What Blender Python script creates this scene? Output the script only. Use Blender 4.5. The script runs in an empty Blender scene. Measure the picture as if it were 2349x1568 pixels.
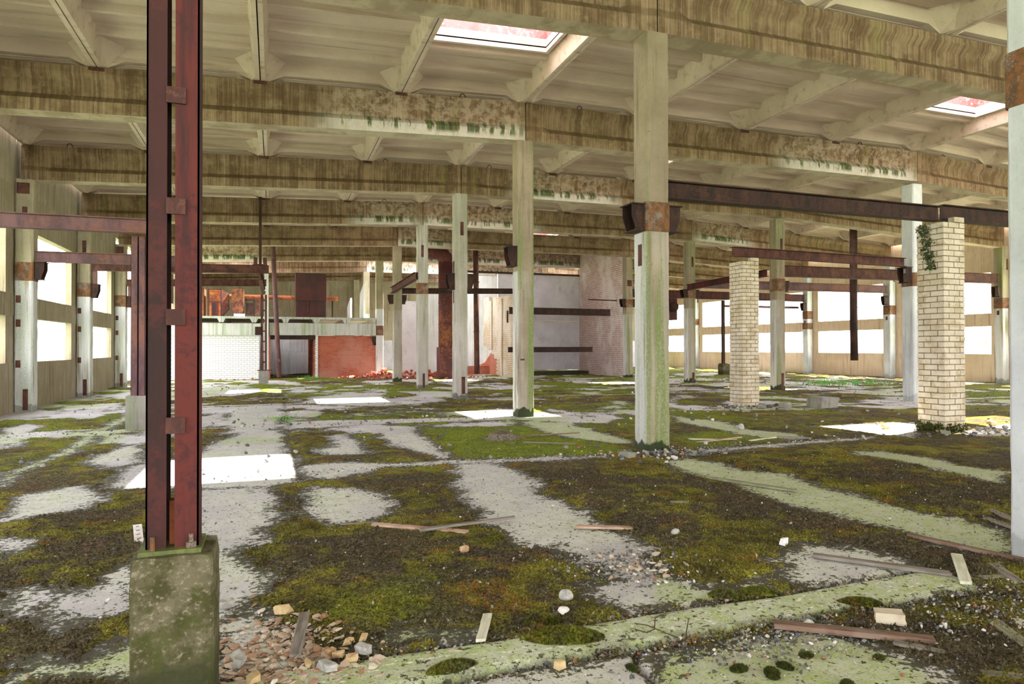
import bpy, math, random
import numpy as np
from mathutils import Vector, Matrix
C = bpy.context.scene.collection
rnd = random.Random(7)
# ---------------------------------------------------------------- camera, sky, sun, exposure
cam_d = bpy.data.cameras.new('camera'); cam = bpy.data.objects.new('camera', cam_d); C.objects.link(cam)
F_PX, YAW, PITCH, ROLL = 1524.49, 0.3444, 0.0086, -0.0019
cam_d.sensor_fit = 'HORIZONTAL'; cam_d.sensor_width = 36.0; cam_d.lens = F_PX * 36.0 / 2349
cam_d.clip_start = 0.05; cam_d.clip_end = 600
_f = Vector((math.sin(YAW)*math.cos(PITCH), math.cos(YAW)*math.cos(PITCH), math.sin(PITCH)))
_r0 = Vector((math.cos(YAW), -math.sin(YAW), 0)); _u0 = _r0.cross(_f)
_r = _r0*math.cos(ROLL) + _u0*math.sin(ROLL); _u = -_r0*math.sin(ROLL) + _u0*math.cos(ROLL)
cam.matrix_world = Matrix(((_r.x,_u.x,-_f.x,-5.8727),(_r.y,_u.y,-_f.y,-3.5442),(_r.z,_u.z,-_f.z,1.7122),(0,0,0,1)))
bpy.context.scene.camera = cam
SKY, SUN, EXPO = 13.0, 50.0, -0.45
w = bpy.data.worlds.new('sky'); bpy.context.scene.world = w; w.use_nodes = True
bg = w.node_tree.nodes['Background']; bg.inputs[0].default_value = (0.97, 0.97, 1.0, 1); bg.inputs[1].default_value = SKY
sd = bpy.data.lights.new('sun', 'SUN'); sd.energy = SUN; sd.angle = 0.009; sd.color = (1, 0.95, 0.86)
so = bpy.data.objects.new('sun', sd); C.objects.link(so)
so.rotation_euler = Vector((0.60, 0.215, 1.0)).to_track_quat('Z', 'Y').to_euler(); so.location = (12, 6, 30)
vs = bpy.context.scene.view_settings
vs.view_transform = 'Standard'; vs.look = 'None'; vs.exposure = EXPO; vs.gamma = 1.0; vs.use_curve_mapping = False
bpy.context.scene.cycles.max_bounces = 8; bpy.context.scene.cycles.diffuse_bounces = 6
bpy.context.scene.cycles.sample_clamp_indirect = 12.0
# ---------------------------------------------------------------- node helpers
class NT:
    def __init__(s, name):
        s.m = bpy.data.materials.new(name); s.m.use_nodes = True; s.t = s.m.node_tree; s.n = s.t.nodes
        s.b = s.n['Principled BSDF']; s.b.inputs['Roughness'].default_value = 0.9; s.b.inputs['Specular IOR Level'].default_value = 0.25
    def k(s, o): return o.outputs[0] if hasattr(o, 'outputs') else o
    def L(s, a, sock): s.t.links.new(s.k(a), sock)
    def pos(s):
        if not hasattr(s, '_p'): s._p = s.n.new('ShaderNodeNewGeometry')
        return s._p.outputs['Position']
    def sep(s, v=None):
        q = s.n.new('ShaderNodeSeparateXYZ'); s.L(v or s.pos(), q.inputs[0]); return q.outputs
    def comb(s, x, y, z):
        q = s.n.new('ShaderNodeCombineXYZ')
        for i, v in enumerate((x, y, z)):
            if isinstance(v, (int, float)): q.inputs[i].default_value = v
            else: s.L(v, q.inputs[i])
        return q.outputs[0]
    def scale(s, v, sc, off=(0, 0, 0)):
        q = s.n.new('ShaderNodeMapping'); q.inputs['Scale'].default_value = sc; q.inputs['Location'].default_value = off; s.L(v, q.inputs[0]); return q.outputs[0]
    def noise(s, sc=(1, 1, 1), detail=6, rough=0.6, off=(0, 0, 0), v=None, dist=0):
        q = s.n.new('ShaderNodeTexNoise'); q.inputs['Scale'].default_value = 1; q.inputs['Detail'].default_value = detail
        q.inputs['Roughness'].default_value = rough; q.inputs['Distortion'].default_value = dist
        s.L(s.scale(v or s.pos(), sc if not isinstance(sc, (int, float)) else (sc,)*3, off), q.inputs['Vector']); return q.outputs[0]
    def math(s, op, a, b=0.0, c=None):
        q = s.n.new('ShaderNodeMath'); q.operation = op
        for i, v in enumerate((a, b) if c is None else (a, b, c)):
            if isinstance(v, (int, float)): q.inputs[i].default_value = v
            else: s.L(v, q.inputs[i])
        return q.outputs[0]
    def step(s, v, a, b):
        q = s.n.new('ShaderNodeMapRange'); q.interpolation_type = 'SMOOTHSTEP'; s.L(v, q.inputs[0])
        q.inputs[1].default_value = a; q.inputs[2].default_value = b; return q.outputs[0]
    def mix(s, f, a, b):
        q = s.n.new('ShaderNodeMix'); q.data_type = 'RGBA'
        for sock, v in ((q.inputs[0], f), (q.inputs[6], a), (q.inputs[7], b)):
            if isinstance(v, (int, float)): sock.default_value = v
            elif isinstance(v, tuple): sock.default_value = (*v, 1)
            else: s.L(v, sock)
        return q.outputs[2]
    def attr(s, name, out=2):
        q = s.n.new('ShaderNodeAttribute'); q.attribute_name = name; return q.outputs[out]
    def rand(s): return s.n.new('ShaderNodeObjectInfo').outputs['Random']
    def bump(s, h, st=0.3, d=0.02):
        q = s.n.new('ShaderNodeBump'); q.inputs['Strength'].default_value = st; q.inputs['Distance'].default_value = d; s.L(h, q.inputs['Height'])
        s.L(q, s.b.inputs['Normal'])
    def col(s, c):
        if isinstance(c, tuple): s.b.inputs['Base Color'].default_value = (*c, 1)
        else: s.L(c, s.b.inputs['Base Color'])
        return s.m
    def rough(s, r): s.b.inputs['Roughness'].default_value = r
M = {}
def concrete(name, light, mid, dark, algae=0.0, white_below=None, moss_base=0.0, green=(.16, .27, .04), scale=1.0, front=False, streak=(9, 9, .45)):
    t = NT(name)
    r = t.rand(); p = t.n.new('ShaderNodeVectorMath'); p.operation = 'ADD'; t.L(t.pos(), p.inputs[0]); t.L(t.comb(t.math('MULTIPLY', r, 37.0), t.math('MULTIPLY', r, 91.0), 0.0), p.inputs[1]); p = p.outputs[0]
    n1 = t.noise(.9*scale, 8, .65, v=p); n2 = t.noise(streak, 5, .6, v=p); n3 = t.noise(26, 4, .7, v=p)
    c = t.mix(t.step(n1, .35, .68), mid, light)
    c = t.mix(t.math('MULTIPLY', t.step(n2, .5, .72), .75), c, dark)
    if white_below:
        z = t.sep()[2]
        wm = t.math('MULTIPLY', t.step(z, white_below+.03, white_below-.03), t.step(t.noise((5, 5, .3), 5, .6, v=p, off=(3, 1, 0)), .36, .5))
        if front: wm = t.math('MULTIPLY', wm, t.math('ADD', .80, t.math('MULTIPLY', t.sep(t._p.outputs['True Normal'])[1], .62)))  # less white on front faces: light from the left put into the colour
        c = t.mix(t.math('MULTIPLY', wm, .85), c, (.62, .64, .64))
    if algae:
        a = t.math('MULTIPLY', t.step(t.noise((4.2, 4.2, .16), 4, .55, v=p, off=(7, 3, 1)), .5, .62), algae)
        a = t.math('MULTIPLY', a, t.step(n3, .25, .55))
        if front: a = t.math('MULTIPLY', a, t.math('SUBTRACT', .45, t.math('MULTIPLY', t.sep(t._p.outputs['True Normal'])[1], .6)))
        c = t.mix(a, c, green)
    c = t.mix(t.math('MULTIPLY', t.step(n3, .58, .72), .5), c, dark)
    if moss_base:
        z = t.sep()[2]
        g = t.math('SUBTRACT', t.math('MULTIPLY', t.noise((5, 5, 3), 6, .6, v=p), .50), z)
        c = t.mix(t.math('MULTIPLY', t.step(g, .05, .1), moss_base), c, (.02, .03, .008))
    t.bump(t.math('ADD', n3, t.math('MULTIPLY', t.noise(90, 2, .6, v=p), .6)), .35, .012)
    M[name] = t.col(c)
concrete('column_concrete', (.34, .275, .20), (.245, .20, .14), (.105, .083, .055), .9, 3.6, .95, (.17, .22, .07), 1.0, True)
concrete('grey_column', (.49, .455, .43), (.39, .36, .32), (.19, .17, .13), .35, None, .7, (.20, .24, .10), 1.0, True)
concrete('pale_column', (.60, .63, .64), (.48, .50, .51), (.30, .30, .30), .10, None, .3)
concrete('edge_column', (.38, .33, .23), (.29, .25, .17), (.12, .09, .05), .35, 4.0, .5)
concrete('wall_concrete', (.36, .31, .225), (.28, .235, .155), (.13, .10, .055), .25, None, 0, (.17, .20, .06))
concrete('right_wall_concrete', (.70, .57, .43), (.60, .47, .34), (.36, .26, .16), .06)
concrete('grey_panel', (.60, .58, .61), (.50, .48, .51), (.36, .34, .36), .0, streak=(1.5, 1.5, 1.2))
concrete('white_panel', (.72, .73, .74), (.62, .62, .62), (.38, .38, .36), .10)
concrete('roof_concrete', (.66, .555, .46), (.55, .455, .37), (.36, .265, .19), .0, scale=.6, streak=(.35, 5, 5))
def block_mat():
    t = NT('block_concrete'); n1 = t.noise(5, 7, .65); n2 = t.noise(40, 5, .7); n3 = t.noise(9, 6, .65, off=(4, 4, 4)); z = t.sep()[2]
    c = t.mix(t.step(n1, .40, .60), (.060, .058, .019), (.150, .132, .078)); c = t.mix(t.math('MULTIPLY', t.step(n2, .54, .66), .55), c, (.36, .31, .24))
    c = t.mix(t.math('MULTIPLY', t.step(n3, .52, .62), .7), c, (.060, .070, .014))
    g = t.math('SUBTRACT', t.math('MULTIPLY', n1, .62), z); c = t.mix(t.math('MULTIPLY', t.step(g, -.02, .10), .85), c, (.030, .036, .010))
    c = t.mix(t.math('MULTIPLY', t.step(n2, .40, .33), .7), c, (.05, .045, .03)); t.bump(t.math('ADD', n2, n1), .7, .012); M['block_concrete'] = t.col(c)
block_mat()
concrete('plain_block', (.30, .285, .25), (.21, .20, .175), (.09, .09, .07), .25)
concrete('mezzanine_concrete', (.56, .56, .54), (.46, .46, .43), (.26, .26, .22), .45)
def beam_mat():
    t = NT('beam_concrete'); x, y, z = t.sep(); r = t.rand()
    xx = t.math('ADD', x, t.math('MULTIPLY', r, 50.0))
    v1 = t.comb(xx, t.math('MULTIPLY', y, .3), t.math('MULTIPLY', z, .28))
    s1 = t.noise((19, 1, 1), 8, .72, v=v1); s2 = t.noise((3.2, 1, 1), 6, .7, v=v1, off=(9, 0, 0)); s3 = t.noise((60, 1, 1), 4, .65, v=v1, off=(4, 0, 0)); sp = t.noise(5, 6, .7)
    bl = t.noise(1.7, 6, .65, off=(3, 8, 2)); s1b = t.math('ADD', t.math('MULTIPLY', s1, .62), t.math('MULTIPLY', bl, .40))
    c = t.mix(t.step(s1b, .40, .64), (.125, .076, .042), (.29, .205, .130))
    c = t.mix(t.math('MULTIPLY', t.math('MULTIPLY', t.step(s3, .50, .66), .55), t.step(bl, .40, .60)), c, (.46, .335, .235))
    c = t.mix(t.math('MULTIPLY', t.step(s2, .50, .66), .7), c, (.10, .062, .032))
    c = t.mix(t.math('MULTIPLY', t.step(sp, .52, .70), .35), c, (.36, .30, .20))
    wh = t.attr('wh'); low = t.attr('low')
    low_band = t.math('MULTIPLY', t.step(t.math('ABSOLUTE', t.math('SUBTRACT', t.math('ADD', low, t.math('MULTIPLY', t.math('SUBTRACT', s2, .5), .12)), .665)), .085, .045), .62)  # dark brown band along the lower slope, edges broken by noise
    c = t.mix(t.math('MULTIPLY', low_band, t.step(s2, .25, .55)), c, (.095, .058, .026))
    wl = t.math('MULTIPLY', wh, t.step(t.math('ADD', low, t.math('MULTIPLY', s1, .45)), .72, 1.05)); c = t.mix(t.math('MULTIPLY', wl, .85), c, (.62, .60, .58))
    wp = t.math('MULTIPLY', t.math('MULTIPLY', wh, .55), t.step(sp, .42, .58)); c = t.mix(wp, c, (.50, .41, .34))
    st = t.math('MULTIPLY', t.step(t.noise((4.5, 1, .8), 5, .7, v=t.comb(xx, y, z), off=(0, 0, 5)), .47, .54), t.step(t.math('ABSOLUTE', t.math('SUBTRACT', low, .74)), .22, .08))
    c = t.mix(t.math('MULTIPLY', t.math('MULTIPLY', st, wh), .92), c, t.mix(t.step(s3, .4, .6), (.022, .027, .016), (.11, .16, .035)))
    g = t.math('MULTIPLY', t.step(t.noise((2.5, 1, .6), 4, .6, v=v1, off=(20, 0, 0)), .56, .68), .5)
    c = t.mix(t.math('MULTIPLY', g, .7), c, (.20, .18, .06))
    nz = t.sep(t._p.outputs['True Normal'])[2]; c = t.mix(t.math('MULTIPLY', t.step(nz, -.7, -.95), .85), c, t.mix(t.step(bl, .4, .6), (.33, .265, .18), (.47, .40, .29)))  # undersides free of rain streaks, and lighter: floor bounce put into the colour
    t.bump(t.math('ADD', s1, t.noise(24, 4, .7)), .4, .015); M['beam_concrete'] = t.col(c)
beam_mat()
def rust(name, a, b, cc, sc=6.0, vert=.35, metal=0.0, rough=.75, spots=.6):
    t = NT(name); n1 = t.noise((sc, sc, sc*vert), 7, .7); n2 = t.noise(sc*6, 5, .7); n3 = t.noise((sc*.4,)*3, 4, .6, off=(5, 5, 5))
    c = t.mix(t.step(n1, .42, .58), a, b)
    c = t.mix(t.math('MULTIPLY', t.step(t.math('ADD', t.math('MULTIPLY', n2, .5), t.math('MULTIPLY', n3, .6)), .54, .66), spots), c, cc)
    t.rough(rough); t.b.inputs['Metallic'].default_value = metal; t.bump(n2, .3, .005); M[name] = t.col(c)
rust('rusty_steel', (.055, .022, .018), (.10, .040, .030), (.17, .075, .045))
rust('dark_steel', (.022, .012, .010), (.045, .020, .015), (.09, .04, .02))
rust('mauve_steel', (.10, .055, .06), (.16, .085, .09), (.24, .10, .06), 2.0)
rust('red_primer', (.036, .015, .016), (.105, .022, .017), (.022, .012, .016), 3.0, .08)
rust('dark_primer', (.030, .015, .013), (.048, .017, .015), (.085, .022, .019), 3.0, .12)
rust('collar_rust', (.10, .055, .025), (.20, .085, .03), (.26, .24, .22), 9.0, .6)
rust('orange_rust', (.18, .05, .02), (.36, .11, .035), (.07, .025, .02), 1.6, .6)
rust('duct_rust', (.06, .020, .020), (.10, .030, .028), (.28, .11, .03), 1.2, .4)
rust('green_plate', (.10, .12, .04), (.15, .17, .05), (.10, .05, .03), 8.0)
rust('skylight_red', (.42, .13, .12), (.54, .19, .18), (.85, .68, .66), 1.5, .8, 0, .8, 1.0)
rust('plain_white_strip', (.70, .68, .68), (.82, .80, .80), (.5, .4, .36), 8.0)
def brick_mat(name, c1, c2, mort, axis='x', msize=.012, bump=.5, stain=None):
    t = NT(name); x, y, z = t.sep(); u = {'x': x, 'y': y}[axis]
    b = t.n.new('ShaderNodeTexBrick'); t.L(t.comb(u, z, 0.0), b.inputs['Vector'])
    b.inputs['Scale'].default_value = 1; b.inputs['Brick Width'].default_value = .29; b.inputs['Row Height'].default_value = .113; b.inputs['Mortar Size'].default_value = msize
    b.inputs['Mortar Smooth'].default_value = .3; b.inputs['Color1'].default_value = (*c1, 1); b.inputs['Color2'].default_value = (*c2, 1); b.inputs['Mortar'].default_value = (*mort, 1)
    n = t.noise((.8, .8, .5), 6, .6); c = b.outputs[0]
    if stain: c = t.mix(t.math('MULTIPLY', t.step(n, .46, .62), .6), c, stain)
    t.bump(t.math('ADD', t.math('MULTIPLY', b.outputs[1], -1.0), t.math('MULTIPLY', t.noise(14, 4, .7), .6)), bump, .03); M[name] = t.col(c)
brick_mat('white_brick', (.84, .84, .83), (.74, .74, .73), (.34, .33, .31), 'x', .011)
brick_mat('red_brick', (.52, .125, .06), (.36, .075, .04), (.34, .22, .17), 'x', .012, 1.0, (.50, .25, .18))
brick_mat('tan_brick', (.66, .55, .40), (.56, .44, .30), (.26, .19, .12), 'y', .012, .6, (.72, .66, .60))
brick_mat('pink_brick', (.62, .50, .46), (.52, .39, .35), (.20, .13, .11), 'y', .012, .6, (.74, .68, .66))
def simple(name, c1, c2, sc=8.0, bump=.3, c3=None, rough=.9, sc3=2.0):
    t = NT(name); n = t.noise(sc, 6, .65); c = t.mix(t.step(n, .38, .62), c1, c2)
    if c3: c = t.mix(t.math('MULTIPLY', t.step(t.noise(sc3, 4, .6, off=(3, 3, 3)), .52, .6), .9), c, c3)
    t.rough(rough); t.bump(n, bump, .01); M[name] = t.col(c)
simple('cream_brick', (.52, .45, .33), (.62, .56, .45), 3.0, .4, (.44, .36, .24), .9, 3.5)
simple('mortar', (.15, .115, .08), (.22, .175, .125), 20)
simple('moss_dark', (.035, .045, .008), (.075, .085, .012), 30, .8)
simple('ivy_leaf', (.025, .04, .012), (.06, .085, .025), 12, .3)
simple('grass_green', (.10, .30, .05), (.16, .42, .09), 5, .1)
simple('stone_grey', (.30, .29, .27), (.46, .45, .42), 18, .5)
simple('stone_yellow', (.50, .36, .18), (.62, .48, .28), 14, .5, (.38, .22, .12), .9, 9.0)
simple('stone_white', (.66, .66, .66), (.80, .80, .80), 12, .4)
simple('red_rubble', (.30, .06, .035), (.46, .13, .08), 5, .6, (.42, .30, .24), .9, 1.5)
simple('wire_dark', (.05, .035, .025), (.09, .06, .04), 20)
simple('nest_straw', (.10, .08, .06), (.22, .19, .14), 30)
simple('outside_ground', (.30, .38, .20), (.42, .48, .30), .3, .1)
def wood(name, a, b, cc):
    t = NT(name); o = t.n.new('ShaderNodeTexCoord').outputs['Object']; n = t.noise((2.5, 40, 40), 5, .65, v=o); n2 = t.noise(3, 4, .6, v=o)
    c = t.mix(t.step(n, .38, .62), a, b); c = t.mix(t.math('MULTIPLY', t.step(n2, .5, .65), .5), c, cc); t.bump(n, .5, .006); M[name] = t.col(c)
wood('wood_grey', (.12, .105, .09), (.26, .23, .20), (.19, .15, .10))
wood('wood_brown', (.11, .065, .045), (.22, .14, .10), (.30, .22, .18))
wood('wood_pink', (.36, .22, .16), (.50, .36, .28), (.26, .16, .11))
wood('wood_pale', (.46, .45, .34), (.62, .61, .50), (.34, .38, .22))
wood('wood_green', (.17, .18, .10), (.28, .28, .18), (.13, .12, .08))
# ---------------------------------------------------------------- mesh helpers
class MB:
    def __init__(s): s.v = []; s.f = []
    def add(s, vs, fs):
        o = len(s.v); s.v += [tuple(p) for p in vs]; s.f += [tuple(i+o for i in f) for f in fs]; return s
    def box(s, x0, x1, y0, y1, z0, z1):
        return s.add([(x0,y0,z0),(x1,y0,z0),(x1,y1,z0),(x0,y1,z0),(x0,y0,z1),(x1,y0,z1),(x1,y1,z1),(x0,y1,z1)],
                     [(3,2,1,0),(4,5,6,7),(0,1,5,4),(1,2,6,5),(2,3,7,6),(3,0,4,7)])
    def loft(s, rings, close=True):
        n = len(rings[0]); o = len(s.v)
        for r in rings: s.v += [tuple(p) for p in r]
        for i in range(len(rings)-1):
            for j in range(n):
                a = o+i*n+j; b = o+i*n+(j+1) % n; s.f.append((a, b, b+n, a+n))
        if close: s.f.append(tuple(o+j for j in range(n))[::-1]); s.f.append(tuple(o+(len(rings)-1)*n+j for j in range(n)))
        return s
    def prism(s, poly, axis, a, b):     # poly in the two other axes (order x,y,z without axis)
        def P(u, v, k): return {'x': (k, u, v), 'y': (u, k, v), 'z': (u, v, k)}[axis]
        return s.loft([[P(u, v, a) for u, v in poly], [P(u, v, b) for u, v in poly]])
    def tube(s, pts, r, n=10):
        pts = [Vector(p) for p in pts]; rings = []
        for i, p in enumerate(pts):
            d = (pts[min(i+1, len(pts)-1)]-pts[max(i-1, 0)]).normalized(); a = d.orthogonal().normalized(); b = d.cross(a)
            if rings:
                a = (la - d*la.dot(d)).normalized(); b = d.cross(a)
            la = a; rr = r[i] if isinstance(r, (list, tuple)) else r
            rings.append([p+a*rr*math.cos(2*math.pi*j/n)+b*rr*math.sin(2*math.pi*j/n) for j in range(n)])
        return s.loft(rings)
    def ibeam(s, p, q, h, wd, tf=.02, tw=.014):   # bottom-centre line p->q
        p, q = Vector(p), Vector(q); d = (q-p).normalized(); sd = Vector((d.y, -d.x, 0)).normalized(); up = Vector((0, 0, 1))
        prof = [(-wd/2,0),(wd/2,0),(wd/2,tf),(tw/2,tf),(tw/2,h-tf),(wd/2,h-tf),(wd/2,h),(-wd/2,h),(-wd/2,h-tf),(-tw/2,h-tf),(-tw/2,tf),(-wd/2,tf)]
        return s.loft([[p+sd*a+up*b for a, b in prof], [q+sd*a+up*b for a, b in prof]])
    def build(s, name, mat, parent=None, origin=None, smooth=False):
        o3 = Vector(origin) if origin is not None else (Vector(parent.location) if parent is not None else Vector((0, 0, 0)))
        if parent is not None and parent.parent is not None: o3 = Vector(parent.parent.location) + Vector(parent.location)
        me = bpy.data.meshes.new(name); me.from_pydata([(x-o3.x, y-o3.y, z-o3.z) for x, y, z in s.v], [], s.f); me.validate(); me.update()
        import bmesh
        bm = bmesh.new(); bm.from_mesh(me); bmesh.ops.recalc_face_normals(bm, faces=bm.faces); bm.to_mesh(me); bm.free()
        if smooth:
            me.polygons.foreach_set('use_smooth', [True]*len(me.polygons))
        ob = bpy.data.objects.new(name, me); C.objects.link(ob)
        if mat: me.materials.append(M[mat])
        if parent is not None: ob.parent = parent
        else: ob.location = o3
        return ob
def tag(o, label, cat, group=None, kind=None):
    if label: o['label'] = label
    if cat: o['category'] = cat
    if group: o['group'] = group
    if kind: o['kind'] = kind
    return o
def thing(name, label, cat, loc=(0, 0, 0), group=None, kind='thing'):
    o = bpy.data.objects.new(name, None); C.objects.link(o); o.location = loc; o.empty_display_size = .2
    return tag(o, label, cat, group, kind)
def struct(name, mb, mat, label=None, cat=None): return tag(mb.build(name, mat), label, cat, None, 'structure')
def hsh(i, j, seed):
    h = (i.astype(np.int64)*374761393 + j.astype(np.int64)*668265263 + seed*144269504) & 0xffffffff
    h = ((h ^ (h >> 13))*1274126177) & 0xffffffff
    return ((h ^ (h >> 16)) & 0xffff)/65535.0
def vn(x, y, seed=0):
    i = np.floor(x); j = np.floor(y); u = x-i; v = y-j; u = u*u*(3-2*u); v = v*v*(3-2*v)
    a = hsh(i, j, seed); b = hsh(i+1, j, seed); c = hsh(i, j+1, seed); d = hsh(i+1, j+1, seed)
    return (a*(1-u)+b*u)*(1-v)+(c*(1-u)+d*u)*v
def fbm(x, y, seed=0, oct=4, g=.5):
    s = np.zeros_like(x); a = 1; t = 0
    for k in range(oct): s += a*vn(x*2**k+k*17.3, y*2**k-k*9.1, seed+k); t += a; a *= g
    return s/t
def sm(x, a, b):
    t = np.clip((x-a)/(b-a), 0, 1); return t*t*(3-2*t)
def sdf(px, py, poly):
    d = np.full(px.shape, 1e9); ins = np.zeros(px.shape, bool); n = len(poly)
    for k in range(n):
        ax, ay = poly[k]; bx, by = poly[(k+1) % n]; ex, ey = bx-ax, by-ay; l2 = ex*ex+ey*ey+1e-12
        t = np.clip(((px-ax)*ex+(py-ay)*ey)/l2, 0, 1); d = np.minimum(d, (px-ax-t*ex)**2+(py-ay-t*ey)**2)
        c = ((ay > py) != (by > py)); xi = ax+(py-ay)*ex/(ey if abs(ey) > 1e-9 else 1e-9); ins ^= c & (px < xi)
    return np.where(ins, 1, -1)*np.sqrt(d)
def np_mesh(name, V, Fc, mat, attrs=None, smooth=True):
    me = bpy.data.meshes.new(name); k = Fc.shape[1]
    me.vertices.add(len(V)); me.vertices.foreach_set('co', V.astype(np.float32).ravel())
    me.loops.add(Fc.size); me.loops.foreach_set('vertex_index', Fc.astype(np.int32).ravel())
    me.polygons.add(len(Fc)); me.polygons.foreach_set('loop_start', np.arange(0, Fc.size, k, dtype=np.int32))
    me.update(calc_edges=True); me.polygons.foreach_set('use_smooth', np.full(len(Fc), smooth))
    for an, av in (attrs or {}).items():
        at = me.attributes.new(an, 'FLOAT', 'POINT'); at.data.foreach_set('value', av.astype(np.float32))
    me.validate(); ob = bpy.data.objects.new(name, me); C.objects.link(ob); me.materials.append(M[mat]); return ob
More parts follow.
